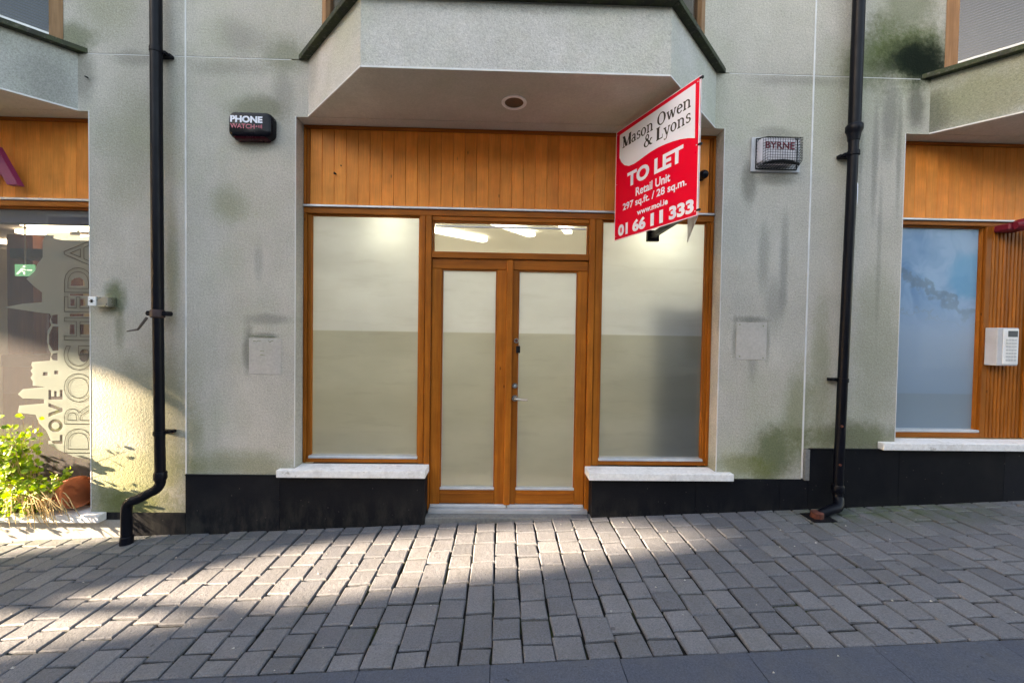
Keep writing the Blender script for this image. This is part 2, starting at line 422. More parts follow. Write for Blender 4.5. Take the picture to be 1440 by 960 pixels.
# ------------------------------------------------------------------ ground
def gz(x):
    """height of the sloping pavement at x"""
    return -0.060 + 0.045 * max(-14, min(14, x))
t = NT('ground_mortar'); P = t.pos()
c = t.mix(t.mapr(t.noise(P, 60, 4), 0.35, 0.65), (0.007, 0.007, 0.007), (0.018, 0.017, 0.016))
c = t.mix(t.mapr(t.noise(P, 3.5, 5, .7), .52, .66, 0, .8), c, (0.035, 0.045, 0.014))
c = t.mix(t.mapr(t.noise(P, 5.5, 4, .7), .60, .68, 0, .7), c, (0.10, 0.09, 0.075))
M['mortar'] = t.bsdf(c, 0.95, nrm=t.bump(t.noise(P, 150, 3), 0.5, 0.004), spec=0.1)
def sett_mat(name, attr, slab=False):
    t = NT(name); P = t.pos()
    r = t.n('Attribute', attribute_name='tint', out=2) if attr else t.n('ObjectInfo', out=5)
    base = t.mix(t.mapr(r, 0, 1), (0.108, 0.113, 0.130), (0.160, 0.163, 0.178))
    if slab: base = t.mix(r, (0.054, 0.064, 0.090), (0.070, 0.082, 0.110))
    f = t.noise(P, 330, 2, 0.6)
    k = t.mapr(t.math('ADD', f, t.noise(P, 120, 3, .6)), 0.7, 1.3, 0.62, 1.38)
    c = t.mix(1, base, t.n('CombineColor', {0: k, 1: k, 2: k}), 'MULTIPLY')
    c = t.mix(t.mapr(t.noise(P, 5, 5, 0.65), 0.45, 0.7, 0, 0.35), c, (0.10, 0.098, 0.092))
    c = t.mix(t.mapr(t.noise(P, 24, 4, 0.6), 0.62, 0.72, 0, 0.35), c, (0.06, 0.058, 0.055))
    gum = t.n('TexVoronoi', {'Vector': P, 'Scale': 5.5}, out=0)
    c = t.mix(t.mapr(gum, 0.075, 0.055, 0, 0.55), c, (0.045, 0.045, 0.045))
    gum2 = t.n('TexVoronoi', {'Vector': t.scaled(P, (1.3, 1.1, 1)), 'Scale': 3.7}, out=0)
    c = t.mix(t.mapr(gum2, 0.036, 0.026, 0, 0.6), c, (0.34, 0.34, 0.33))
    if slab:
        c = t.mix(t.mapr(t.noise(P, 17, 2, 0.5), 0.72, 0.75, 0, 0.8), c, (0.02, 0.02, 0.022))
    # algae along the foot of the wall, right of the downpipe
    sep = t.n('SeparateXYZ', {0: P}, out=0).node
    a = t.mapr(sep.outputs[1], -0.55, -0.02, 0, 1, smooth=True)
    b = t.math('MULTIPLY', t.mapr(sep.outputs[0], 2.0, 2.8, 0, 1, smooth=True), t.mapr(sep.outputs[0], 4.4, 3.5, 0, 1, smooth=True))
    b2 = t.mapr(sep.outputs[0], -1.2, -2.4, 0, 0.35)
    n = t.mapr(t.noise(P, 9, 5, 0.7), 0.36, 0.60)
    m = t.math('MULTIPLY', t.math('MULTIPLY', a, t.math('ADD', b, b2)), t.math('MULTIPLY', n, 0.75))
    c = t.mix(m, c, (0.055, 0.085, 0.022))
    rough = t.mapr(t.noise(P, 7, 3), 0.3, 0.7, 0.62, 0.85)
    h = t.math('ADD', t.noise(P, 150, 3, 0.6), t.math('MULTIPLY', t.noise(P, 38, 3), 1.3))
    return t.bsdf(c, rough, nrm=t.bump(h, 0.12 if slab else 0.7, 0.005), spec=0.35)
M['sett'] = sett_mat('sett_stone', False); M['sett_joined'] = sett_mat('sett_stone_joined', True); M['slab'] = sett_mat('slab_stone', False, True)

g = MB()
xs = [-300, -14, 14, 300]
for a, b in zip(xs, xs[1:]):
    za, zb = gz(a) - 0.015, gz(b) - 0.015
    g.add([(a, -300, za), (b, -300, zb), (b, 300, zb), (a, 300, za)], [(0, 1, 2, 3)])
ground = struct(g.build('ground', M['mortar']))
SL = math.atan(0.045)
def sett_mesh(L, W, H=0.05, ch=0.006, seed=0):
    rr = random.Random(seed)
    m = MB()
    j = lambda: rr.uniform(-0.0034, 0.0034)
    l, w = L / 2, W / 2
    c = [(-w + j(), -l + j()), (w + j(), -l + j()), (w + j(), l + j()), (-w + j(), l + j())]
    top = [(x - math.copysign(ch, x), y - math.copysign(ch, y)) for x, y in c]
    v = [(x, y, -H) for x, y in c] + [(x, y, -ch) for x, y in c] + [(x, y, rr.uniform(-0.0008, 0.0008)) for x, y in top]
    f = [(8, 9, 10, 11)] + [(i, (i + 1) % 4, (i + 1) % 4 + 4, i + 4) for i in range(4)] + [(i + 4, (i + 1) % 4 + 4, (i + 1) % 4 + 8, i + 8) for i in range(4)]
    return v, f
PITCH = 0.1525
LENS = [0.150, 0.170, 0.205, 0.240, 0.105]
variants = {}
for L in LENS:
    for k in range(3):
        v, f = sett_mesh(L - 0.0145, PITCH - 0.0095, seed=k + int(L * 1000))
        me = bpy.data.meshes.new('sett'); me.from_pydata(v, [], f); me.update(); me.materials.append(M['sett'])
        variants[(L, k)] = (me, v, f)
spots = []
rs = random.Random(3)
for i in range(-50, 56):
    x = -0.035 + PITCH * (i + 0.5)
    y = -1.404
    far = min(1, max(0, (abs(x + 0.3) - 0.7) / 0.8)) * (0.58 if x < 0 else 0.45)
    first = True
    while y < -0.03:
        if first: L = rs.choice([0.105, 0.150, 0.150, 0.205]) if far > .5 else (0.105 if i % 2 else 0.150)
        else:
            L = rs.choice([0.205, 0.240, 0.205, 0.170, 0.150]) if rs.random() < far * 0.75 else rs.choice([0.150, 0.150, 0.150, 0.170])
            if rs.random() < 0.07: L = 0.240
        first = False
        if y + L > 0.06: L = max([q for q in LENS if y + q <= 0.075] or [0.105])
        spots.append((x, y + L / 2, L, rs.randrange(3)))
        y += L
        if y > -0.03: break
def proj(p):
    d = p - CAM; z = d.dot(FW)
    if z < 0.05: return None
    return 720 + 560 * d.dot(RT) / z, 480 - 560 * d.dot(UP) / z, z
seen = []; rest = []
for s in spots:
    p = proj(Vector((s[0], s[1], gz(s[0]))))
    (seen if p and -25 < p[0] < 1465 and p[1] < 985 else rest).append((s, p))
seen.sort(key=lambda q: -q[0][2] / q[1][2] ** 3)
rest += seen[296:]; seen = seen[:296]
def sett_pose(rr):
    return Matrix.Rotation(-SL + rr.gauss(0, R(0.4)), 4, 'Y') @ Matrix.Rotation(rr.gauss(0, R(0.4)), 4, 'X') @ Matrix.Rotation(rr.gauss(0, R(0.8)), 4, 'Z')
for s, p in seen:
    x, y, L, k = s
    o = bpy.data.objects.new('sett', variants[(L, k)][0])
    COL.objects.link(o)
    m = sett_pose(rs)
    o.parent = ground
    w = Vector((x + rs.gauss(0, 0.0022), y, gz(x) + rs.gauss(0, 0.0019)))
    o.matrix_local = Matrix.Translation(w - wloc(ground)) @ m
vs = []; fs = []; tint = []
for s, p in rest:
    x, y, L, k = s
    m = Matrix.Translation((x, y, gz(x) + rs.gauss(0, 0.0013))) @ sett_pose(rs)
    b = len(vs); _, v, f = variants[(L, k)]
    vs += [m @ Vector(q) for q in v]; fs += [tuple(b + i for i in q) for q in f]
    tint += [rs.random()] * len(f)
me = bpy.data.meshes.new('smaller_setts'); me.from_pydata([q - wloc(ground) for q in vs], [], fs); me.materials.append(M['sett_joined'])
at_ = me.attributes.new('tint', 'FLOAT', 'FACE'); at_.data.foreach_set('value', tint)
o = bpy.data.objects.new('smaller_setts', me); COL.objects.link(o); o.parent = ground; o['kind'] = 'stuff'
# big dark slabs beyond the setts
v, f = sett_mesh(0.594, 0.594, 0.05, 0.0025, 5)
me_slab = bpy.data.meshes.new('pavement_slab'); me_slab.from_pydata(v, [], f); me_slab.materials.append(M['slab'])
for i in range(-9, 9):
    for j in range(3 if abs(i) < 7 else 1):
        x = -0.035 + 0.6 * (i + 0.5); y = -1.404 - 0.002 - 0.6 * (j + 0.5)
        o = bpy.data.objects.new('pavement_slab', me_slab); COL.objects.link(o); o.parent = ground
        o.matrix_local = Matrix.Translation(Vector((x, y, gz(x) + 0.001)) - wloc(ground)) @ Matrix.Rotation(-SL, 4, 'Y')
# bits of litter and chips of mortar
m = MB()
for i in range(60):
    x, y = rs.uniform(-3, 3.6), rs.uniform(-1.9, -0.1); z = gz(x) + 0.003; q = rs.uniform(0.003, 0.009)
    m.add([(x - q, y - q * .6, z), (x + q, y - q * .5, z), (x + q * .4, y + q, z), (x, y, z + q * .8)], [(0, 1, 3), (1, 2, 3), (2, 0, 3), (0, 2, 1)])
o = m.build('litter', M['patch'], ground, stuff=True)

# ------------------------------------------------------------------ the commercial building
BX = thing('commercial_building', 'grey roughcast street building with orange timber shopfronts, overhanging bays and black plinth', 'building', (0, 0, 0))
JL, JR, ZJ, ZT = -2.515, 2.490, 3.595, 7.2         # joints left and right, horizontal joint, top
SOF = 3.155                                        # soffit height
OP = [(-6.70, -3.26), (-1.66, 1.77), (3.27, 6.72)] # the three shop openings
BAY = [-5.03, 0.0, 5.03]
DEP = 0.34
def panel(x0, x1, z0, z1, y0=0.0, y1=DEP):
    return MB().box(x0, x1, y0, y1, z0, z1)
g2 = 0.004
def jambs_zone(name, boxes):
    m = MB()
    for b in boxes: m.box(b[0], b[1], 0.0, DEP, b[2], b[3])
    return m.build(name, M['wall'], BX)
# lower row: piers and the strip over each opening
jambs_zone('wall_panel', [(-9.9, -6.70, -0.8, ZJ - g2), (-6.70, -3.26, SOF, ZJ - g2), (-3.26, JL - g2, -0.005, ZJ - g2)])
jambs_zone('wall_panel', [(JL + g2, -1.66, 0.30, ZJ - g2), (-1.66, 1.77, SOF, ZJ - g2), (1.77, JR - g2, 0.30, ZJ - g2)])
jambs_zone('wall_panel', [(JR + g2, 3.27, 0.555, ZJ - g2), (3.27, 6.72, SOF, ZJ - g2), (6.72, 9.9, 0.555, ZJ - g2)])
# upper row between the bay windows, and over them
for a, b in ((-9.9, -6.47), (-3.51, JL - g2), (JL + g2, -1.44), (1.49, JR - g2), (JR + g2, 3.59), (6.52, 9.9)):
    panel(a, b, ZJ + g2, 5.30).build('wall_panel', M['wall'], BX)
for a, b in ((-9.9, JL - g2), (JL + g2, JR - g2), (JR + g2, 9.9)):
    panel(a, b, 5.304, ZT).build('wall_panel', M['wall'], BX)
# joints and corner beads
def bead(x0, x1, z0, z1, y=-0.004, y1=0.03):
    MB().box(x0, x1, y, y1, z0, z1).build('joint_bead', M['bead'], BX)
bead(JL - 0.0055, JL + 0.0055, 0.31, ZT); bead(JR - 0.0065, JR + 0.0065, 0.31, ZT)
for a, b in ((-3.30, JL - .006), (JL + .006, -1.70), (1.80, JR - .0065), (JR + .0065, 3.38)):
    bead(a, b, ZJ - 0.0025, ZJ + 0.0025, 0.002)
for x, z0 in ((-1.66, 0.37), (1.77, 0.34), (-3.26, 0.02), (3.27, 0.62)):
    s = 1 if x in (1.77, -3.26) else -1
    MB().box(x - 0.0015 if s > 0 else x - 0.004, x + 0.004 if s > 0 else x + 0.0015, -0.0022, 0.006, z0, SOF).build('corner_bead', M['bead'], BX)
# solid back of the building, so that no daylight leaks in
MB().box(-9.9, 9.9, 5.2, 5.5, -0.8, ZT).build('rear_wall', M['soffit'], BX)
MB().box(-9.9, -9.6, DEP, 5.2, -0.8, ZT).build('side_wall', M['soffit'], BX)
MB().box(9.6, 9.9, DEP, 5.2, -0.8, ZT).build('side_wall', M['soffit'], BX)
MB().box(-9.9, 9.9, 0.0, 5.5, ZT + .004, ZT + 0.3).build('roof', M['soffit'], BX)
MB().box(-9.6, 9.6, DEP, 5.2, SOF + .13, ZJ).build('upper_floor', M['soffit'], BX)

# plinth slabs
def plinth(x0, x1, z1, y=-0.012, mat='black', z0=None, y1=0.05):
    b0 = (gz(x0) if z0 is None else z0) - 0.06
    b1 = (gz(x1) if z0 is None else z0) - 0.06
    m = MB().add([(x0, y, b0), (x1, y, b1), (x1, y1, b1), (x0, y1, b0), (x0, y, z1), (x1, y, z1), (x1, y1, z1), (x0, y1, z1)],
                 [(0, 3, 2, 1), (4, 5, 6, 7), (0, 1, 5, 4), (1, 2, 6, 5), (2, 3, 7, 6), (3, 0, 4, 7)])
    return m.build('plinth_slab', M[mat], BX)
for a, b in ((-2.512, -1.772), (-1.769, -0.614)): plinth(a, b, 0.297 if b < -1.7 else 0.293)
for a, b in ((0.744, 1.60), (1.603, 2.30), (2.303, 2.538)): plinth(a, b, 0.293)
plinth(2.541, 3.30, 0.549); plinth(3.303, 4.2, 0.549); plinth(4.203, 5.1, 0.549); plinth(5.103, 6.2, 0.549); plinth(6.203, 9.9, 0.549)
plinth(-2.96, -2.515, -0.012); 
for a, b in ((-3.75, -2.963), (-4.6, -3.753), (-5.4, -4.603), (-6.7, -5.403), (-9.9, -6.703)): plinth(a, b, -0.065, mat='pale_plinth')
MB().box(-6.7, -2.515, -0.004, 0.05, -0.062, -0.008).build('plinth_trim', M['black'], BX)
# thin trims on the plinth
MB().box(-2.512, -1.79, -0.018, 0.0, 0.298, 0.306).build('plinth_trim', M['black'], BX)
MB().box(2.500, 2.5385, -0.022, 0.0, 0.298, 0.552).build('plinth_trim', M['threshold'], BX)
MB().box(2.541, 3.30, -0.020, 0.0, 0.551, 0.560).build('plinth_trim', M['black'], BX)
# masses of wall behind the plinth, under the windows
for a, b, z1 in ((-1.70, -0.616, 0.30), (0.746, 1.8, 0.30), (3.2, 6.8, 0.55), (-6.8, -3.2, -0.02)):
    MB().box(a, b, 0.0505, DEP, -0.8, z1).build('wall_base', M['black'], BX)
MB().box(JL + .004, -1.70, 0.0505, DEP, -0.8, 0.297).build('wall_base', M['black'], BX)
MB().box(1.80, JR, 0.0505, DEP, -0.8, 0.297).build('wall_base', M['black'], BX)
# sills
def sill(x0, x1, zt, zb, yf, yb, cut0, cut1):
    """stone sill: full slab in front of the wall, narrower tongue inside the opening"""
    poly = [(x0, yf), (x1, yf)]
    poly += [(x1, -0.0015)] + ([(cut1, -0.0015)] if cut1 < x1 else []) + [(min(cut1, x1), yb), (max(cut0, x0), yb)] + ([(cut0, -0.0015)] if cut0 > x0 else []) + [(x0, -0.0015)]
    pp = []
    for p in poly:
        if not pp or (Vector(p) - Vector(pp[-1])).length > 1e-4: pp.append(p)
    m = MB().prism(pp, zb, zt)
    o = m.build('window_sill', M['sill'], BX, bevel=0.006)
    return o
sill(-1.775, -0.603, 0.362, 0.302, -0.060, 0.118, -1.658, 9)
sill(0.708, 1.890, 0.357, 0.297, -0.060, 0.118, -9, 1.768)
sill(-6.80, -3.135, 0.000, -0.0605, -0.070, 0.118, -6.69, -3.262)
sill(3.120, 6.80, 0.622, 0.562, -0.060, 0.118, 3.272, 6.71)
# threshold
plinth_y = MB().box(-0.612, 0.742, -0.006, 0.22, -0.20, -0.036).build('threshold', M['threshold'], BX, bevel=0.004)
MB().box(-0.60, 0.73, 0.075, 0.20, -0.0355, -0.008).build('threshold', M['alu'], BX, label='metal door threshold strip')

# --------------------------- bays
ZC = 3.634
def bay(cx, mat):
    A = (-1.565 + cx, 0.0); B = (-0.935 + cx, -0.622); C_ = (1.062 + cx, -0.622); D = (1.690 + cx, 0.0)
    body = MB().prism([A, B, C_, D], SOF + 0.006, ZC - 0.04).build('bay_apron', mat, BX)
    # soffit board, recessed back to the timber
    e = 0.004
    ox = OP[BAY.index(cx)]
    MB().prism([(A[0] + .006, -.001), (B[0] + .003, B[1] + .004), (C_[0] - .003, B[1] + .004), (D[0] - .006, -.001)], SOF, SOF + 0.0055).build('bay_soffit', M['soffit'], BX)
    MB().box(ox[0] + .002, ox[1] - .002, -.0005, 0.24, SOF - 0.003, SOF + 0.001).build('recess_soffit', M['soffit'], BX)
    # pale drip bead along the lower edge
    for p, q in ((A, B), (B, C_), (C_, D)):
        p = Vector((*p, 0)); q = Vector((*q, 0)); d = (q - p).normalized(); n = Vector((d.y, -d.x, 0))
        MB().slab([p - n * .004 + Vector((0, 0, SOF - .004)), q - n * .004 + Vector((0, 0, SOF - .004)), q + n * .003 + Vector((0, 0, SOF - .004)), p + n * .003 + Vector((0, 0, SOF - .004))], (0, 0, 0.011)).build('drip_bead', M['bead'], BX)
    # stone copings: three lengths mitred at the corners
    def off(k):
        # outline shifted out by k
        s = k * math.tan(R(22.3))
        return [(A[0] - k * 1.41, 0.0), (B[0] - s, B[1] - k), (C_[0] + s, C_[1] - k), (D[0] + k * 1.41, 0.0)]
    O, I = off(0.055), off(-0.12)
    for i in range(3):
        a, b, c, d = O[i], O[i + 1], I[i + 1], I[i]
        # keep a hair of a joint
        MB().prism([a, b, c, d], ZC - 0.040, ZC).build('coping', M['coping'], BX, bevel=0.004)
    # window frames standing on the coping
    W = off(-0.075); W2 = off(-0.135)
    zt = 5.30; zb = ZC + 0.002
    for i in range(3):
        a, b = Vector((*W[i], 0)), Vector((*W[i + 1], 0)); c2, d2 = Vector((*W2[i + 1], 0)), Vector((*W2[i], 0))
        if i == 0: a.y = d2.y = 0.0
        dirv = (b - a).normalized(); n = Vector((-dirv.y, dirv.x, 0))
        L = (b - a).length
        win = MB()
        def bar(s0, s1, z0, z1, t0=0.0, t1=0.055):
            p = a + dirv * s0; q = a + dirv * s1
            return [p + n * t0 + Vector((0, 0, z0)), q + n * t0 + Vector((0, 0, z0)), q + n * t1 + Vector((0, 0, z0)), p + n * t1 + Vector((0, 0, z0))], (0, 0, z1 - z0)
        fr = MB()
        fr.slab(*bar(0.0, L, zb, zb + 0.055)); fr.slab(*bar(0.0, L, zt - 0.07, zt))
        f = fr.build('bay_window', M['pale_timber'], BX)
        for s0, s1 in ((0.002, 0.075), (L - 0.075, L - 0.002)) + (((L / 2 - .04, L / 2 + .04),) if i == 1 else ()):
            MB().slab(*bar(s0, s1, zb + 0.056, zt - 0.071, -0.003, 0.05)).build('mullion', M['pale_timber'], f)
        MB().slab(*bar(0.076, L - 0.076, zb + 0.057, zb + 0.073, 0.0, 0.03)).build('glazing_bead', M['white'], f)
        p = a + dirv * .076 + n * .03; q = a + dirv * (L - .076) + n * .03
        MB().add([p + Vector((0, 0, zb + .074)), q + Vector((0, 0, zb + .074)), q + Vector((0, 0, zt - .072)), p + Vector((0, 0, zt - .072))], [(0, 1, 2, 3)]).build('pane', M['dark_glass'], f)
        # venetian blind behind
        sl_ = MB(); z = zb + 0.10
        while z < zt - .1:
            p = a + dirv * .08 + n * .075; q = a + dirv * (L - .08) + n * .075
            sl_.add([p + Vector((0, 0, z)), q + Vector((0, 0, z)), q + n * .016 + Vector((0, 0, z + .015)), p + n * .016 + Vector((0, 0, z + .015))], [(0, 1, 2, 3)])
            z += 0.022
        sl_.build('blind', M['blind'], f, stuff=True)
    MB().prism(off(-0.02), zt + .002, zt + .20).build('bay_roof', M['wall'], BX)
    # dark room behind the bay window
    MB().add([(A[0] + .2, 1.2, ZC + .01), (D[0] - .2, 1.2, ZC + .01), (D[0] - .2, 1.2, zt), (A[0] + .2, 1.2, zt)], [(0, 1, 2, 3)]).build('room_partition', M['soffit'], BX)
t = NT('blind_slats'); M['blind'] = t.bsdf((0.34, 0.33, 0.37), 0.6)
bay(BAY[0], M['bay_side']); bay(BAY[1], M['bay_c']); bay(BAY[2], M['bay_side'])
# recessed downlight
q = Vector((0.056, -0.277, SOF))
r_ = MB().ring(q + Vector((0, 0, -.006)), (0, 0, 1), 0.092, 0.068, 0.0055, 36).build('downlight', M['white'], BX)
MB().tube([q + Vector((0, 0, -.0015)), q + Vector((0, 0, -.0005))], 0.070, 32).build('lamp_recess', plain('dim_reflector', (0.10, 0.07, 0.05), 0.4), r_)

# --------------------------- shopfronts
YT = 0.12                                          # face of the timber
def boards(parent, x0, x1, z0, z1, w=0.0985, y=YT + 0.022):
    n = int(round((x1 - x0) / w)); w = (x1 - x0) / n
    mb = MB()
    mb.prism([(-w / 2 + .0006, 0.018), (-w / 2 + .0006, 0.003), (-w / 2 + .0028, 0.0), (w / 2 - .0028, 0.0), (w / 2 - .0006, 0.003), (w / 2 - .0006, 0.018)], 0, z1 - z0)
    first = mb.build('fascia_board', M['fascia'], parent)
    c0 = LOC[first.name].copy()
    for i in range(n):
        o = first if i == 0 else first.copy()
        if i: COL.objects.link(o)
        o.location = Vector((x0 + w * (i + .5) + c0.x, y + c0.y, z0 + c0.z)) - wloc(parent)
def rail(parent, x0, x1, z0, z1, y0=YT, y1=YT + 0.07, mat='timber_h', name='rail', c=0.004):
    return MB().cbox(x0, x1, y0, y1, z0, z1, c).build(name, M[mat], parent)
def post(parent, x0, x1, z0, z1, y0=YT, y1=YT + 0.07, mat='timber', name='post', c=0.004):
    return MB().cbox(x0, x1, y0, y1, z0, z1, c).build(name, M[mat], parent)
def pane(parent, x0, x1, z0, z1, y, mat, name='pane'):
    return MB().add([(x0, y, z0), (x1, y, z0), (x1, y, z1), (x0, y, z1)], [(0, 1, 2, 3)]).build(name, mat, parent)

ZF0, ZF1 = 2.492, 3.135
def fascia(parent, x0, x1):
    boards(parent, x0 + 0.045, x1 - 0.045, ZF0 + 0.012, ZF1 - 0.005)
    rail(parent, x0 + .002, x1 - .002, ZF1 - 0.004, SOF - .0035, YT - 0.006, YT + .05)
    post(parent, x0 + .002, x0 + .022, ZF0 + .012, ZF1 - .005, YT - .004); post(parent, x0 + .0225, x0 + .0445, ZF0 + .012, ZF1 - .005, YT + .010)
    post(parent, x1 - .022, x1 - .002, ZF0 + .012, ZF1 - .005, YT - .004); post(parent, x1 - .0445, x1 - .0225, ZF0 + .012, ZF1 - .005, YT + .010)
    MB().cbox(x0 + .003, x1 - .003, YT - 0.018, YT + .05, ZF0 - 0.006, ZF0 + 0.010, .002).build('drip_strip', M['alu'], parent)
    MB().box(x0 + .002, x1 - .002, YT + .052, YT + .10, ZF0 + .012, SOF - .004).build('backing_board', M['timber'], parent)

# centre shopfront
SF = MB().cbox(-1.657, 1.767, YT, YT + .07, 2.435, ZF0 - .0065, .004).build('shopfront', M['timber_h'], BX, label='head rail of the centre timber shopfront')
fascia(SF, -1.66, 1.77)
# outer posts with a stepped second face
for s, x in ((1, -1.658), (-1, 1.768)):
    xx = sorted((x, x + s * 0.026)); post(SF, xx[0], xx[1], 0.366, 2.434, YT)
    xx = sorted((x + s * 0.0265, x + s * 0.046)); post(SF, xx[0], xx[1], 0.366, 2.434, YT + .018)
# posts either side of the door
for a, b in ((-0.702, -0.656), (-0.652, -0.603)): post(SF, a, b, 0.366 if a < -.69 else -0.03, 2.434, YT if a < -.69 else YT - .008, YT + .09)
for a, b in ((0.712, 0.762), (0.766, 0.822)): post(SF, a, b, 0.361 if a > .75 else -0.03, 2.434, YT if a > .75 else YT - .008, YT + .09)
# inner beads, sills of the window lights
def light(parent, x0, x1, z0, z1, mat, y=YT + 0.05, bead_w=0.012, drip=True, m='timber'):
    b = bead_w
    post(parent, x0, x0 + b, z0, z1, YT + .022, y + .01, m, 'glazing_bead', .003); post(parent, x1 - b, x1, z0, z1, YT + .022, y + .01, m, 'glazing_bead', .003)
    rail(parent, x0 + b, x1 - b, z1 - b, z1, YT + .022, y + .01, 'timber_h', 'glazing_bead', .003)
    if drip:
        MB().cbox(x0 + .002, x1 - .002, YT - .006, y + .01, z0, z0 + .022, .004).build('drip_strip', M['alu'], parent)
    return pane(parent, x0 + b * .6, x1 - b * .6, z0, z1 - b * .5, y, mat)
rail(SF, -1.63, -0.703, 0.368, 0.402, YT + .004)
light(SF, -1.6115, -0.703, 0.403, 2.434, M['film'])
rail(SF, 0.823, 1.741, 0.364, 0.400, YT + .004)
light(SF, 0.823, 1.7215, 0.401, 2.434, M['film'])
# transom light over the door
rail(SF, -0.602, 0.711, 2.088, 2.140, YT - .006, YT + .08)
rail(SF, -0.602, 0.711, 2.400, 2.434, YT + .010, YT + .08)
light(SF, -0.600, 0.709, 2.141, 2.3995, M['hazy_glass'], drip=False)
rail(SF, -0.58, 0.69, 2.352, 2.366, YT + .03, YT + .045, mat='alu', name='glazing_bar')

# doors
def door(x0, x1, hand):
    z0, z1 = -0.005, 2.084; y0 = YT + 0.012; y1 = YT + .062
    st = 0.082
    D = MB().cbox(x0, x1, y0, y1, z1 - 0.083, z1, .004).build('door', M['timber_h'], BX)
    lx = x0 + (st if hand > 0 else st); rx = x1 - st
    if hand > 0: rx = x1 - 0.105
    else: lx = x0 + 0.070
    post(D, x0, lx, z0 + .001, z1 - .084, y0 + .0005, y1, name='stile'); post(D, rx, x1, z0 + .001, z1 - .084, y0 + .0005, y1, name='stile')
    rail(D, lx + .0005, rx - .0005, z0 + .030, 0.140, y0, y1); MB().cbox(lx + .0005, rx - .0005, y0 - .006, y1, z0 + 0.112, z0 + .119, .002).build('rail', M['timber_h'], D)
    MB().cbox(x0 + .004, x1 - .004, y0 - .014, y1, z0, z0 + .026, .003).build('weather_bar', M['alu'], D)
    b = 0.010
    post(D, lx + .0005, lx + b, 0.142, z1 - .084, y0 + .012, y1, name='glazing_bead', c=.002); post(D, rx - b, rx - .0005, 0.142, z1 - .084, y0 + .012, y1, name='glazing_bead', c=.002)
    rail(D, lx + b, rx - b, z1 - .094, z1 - .0845, y0 + .012, y1, name='glazing_bead', c=.002)
    MB().cbox(lx + .002, rx - .002, y0 - .004, y1, 0.1415, 0.162, .003).build('drip_strip', M['alu'], D)
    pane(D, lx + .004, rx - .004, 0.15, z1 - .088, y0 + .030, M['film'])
    # thin pale glazing gasket
    for xx in (lx + b, rx - b - .003): MB().box(xx, xx + .003, y0 + .022, y0 + .029, .163, z1 - .095).build('gasket', M['grey_box'], D)
    return D
DL = door(-0.600, 0.050, 1)
DR = door(0.0535, 0.708, -1)
MB().cbox(0.024, 0.078, YT - .012, YT + .0115, 0.02, 2.080, .006).build('meeting_strip', M['timber'], DR)
# ironmongery on the right leaf
yf = YT + 0.012
hx = 0.108
m = MB(); m.cyl((hx, yf - .012, 0.925), (0, 1, 0), 0.026, 0.012); H = m.build('handle', M['steel'], DR, smooth=True)
H2 = MB().tube([(hx, yf - .010, .925), (hx, yf - .045, .925), (hx + .02, yf - .055, .924), (hx + .06, yf - .056, .918), (hx + .105, yf - .050, .915)], [.009, .009, .0095, .009, .008], 12)
H2.build('lever', M['steel'], DR, smooth=True)
MB().cyl((hx, yf - .010, 1.030), (0, 1, 0), 0.022, 0.010).build('lock', M['steel'], DR, smooth=True)
MB().cyl((hx, yf - .014, 1.030), (0, 1, 0), 0.010, 0.004).build('lock', M['alu'], DR, smooth=True)
MB().cyl((hx + .005, yf - .012, 1.408), (0, 1, 0), 0.020, 0.012).build('lock', M['steel'], DR, smooth=True)
MB().cyl((hx + .005, yf - .015, 1.408), (0, 1, 0), 0.012, 0.004).build('lock', M['rust'], DR, smooth=True)
MB().cbox(hx + .004, hx + .038, yf - .022, yf, 1.305, 1.365, .004).build('latch', M['rubber'], DR)

# right shopfront: post, frosted window, ribbed boards
SR = MB().cbox(3.273, 6.717, YT, YT + .07, 2.448, ZF0 - .0065, .004).build('shopfront', M['timber_h'], BX, label='head rail of the right hand timber shopfront')
fascia(SR, 3.27, 6.72)
post(SR, 3.274, 3.36, 0.63, 2.447); post(SR, 4.135, 4.185, 0.63, 2.447, YT, YT + .08)
rail(SR, 3.36, 4.134, 0.63, 0.672, YT - .004)
t = NT('blue_film_reflection'); P = t.pos()  # blue pane with the reflected picture painted into its colour
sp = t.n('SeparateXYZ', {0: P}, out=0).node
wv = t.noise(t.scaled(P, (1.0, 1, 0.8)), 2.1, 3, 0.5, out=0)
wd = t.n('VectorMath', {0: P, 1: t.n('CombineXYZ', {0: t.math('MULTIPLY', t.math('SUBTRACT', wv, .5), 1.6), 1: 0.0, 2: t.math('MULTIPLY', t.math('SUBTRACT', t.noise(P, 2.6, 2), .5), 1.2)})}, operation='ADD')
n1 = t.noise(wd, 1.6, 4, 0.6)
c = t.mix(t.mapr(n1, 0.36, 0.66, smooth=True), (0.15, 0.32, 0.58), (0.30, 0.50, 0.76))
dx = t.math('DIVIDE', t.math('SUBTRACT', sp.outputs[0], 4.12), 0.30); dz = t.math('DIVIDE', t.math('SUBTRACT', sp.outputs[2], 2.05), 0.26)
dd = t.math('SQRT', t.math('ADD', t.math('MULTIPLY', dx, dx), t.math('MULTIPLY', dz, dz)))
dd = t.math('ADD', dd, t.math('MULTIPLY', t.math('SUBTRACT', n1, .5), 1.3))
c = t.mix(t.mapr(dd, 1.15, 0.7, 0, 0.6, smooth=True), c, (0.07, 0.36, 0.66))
def reflected_branch(n_, k, a, b, w, col, st):
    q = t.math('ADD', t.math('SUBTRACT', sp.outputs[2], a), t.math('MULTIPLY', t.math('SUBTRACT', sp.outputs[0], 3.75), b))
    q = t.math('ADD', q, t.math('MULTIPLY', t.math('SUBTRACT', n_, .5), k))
    return t.mix(t.mapr(t.math('ABSOLUTE', q), w, w * .25, 0, st, smooth=True), c, col)
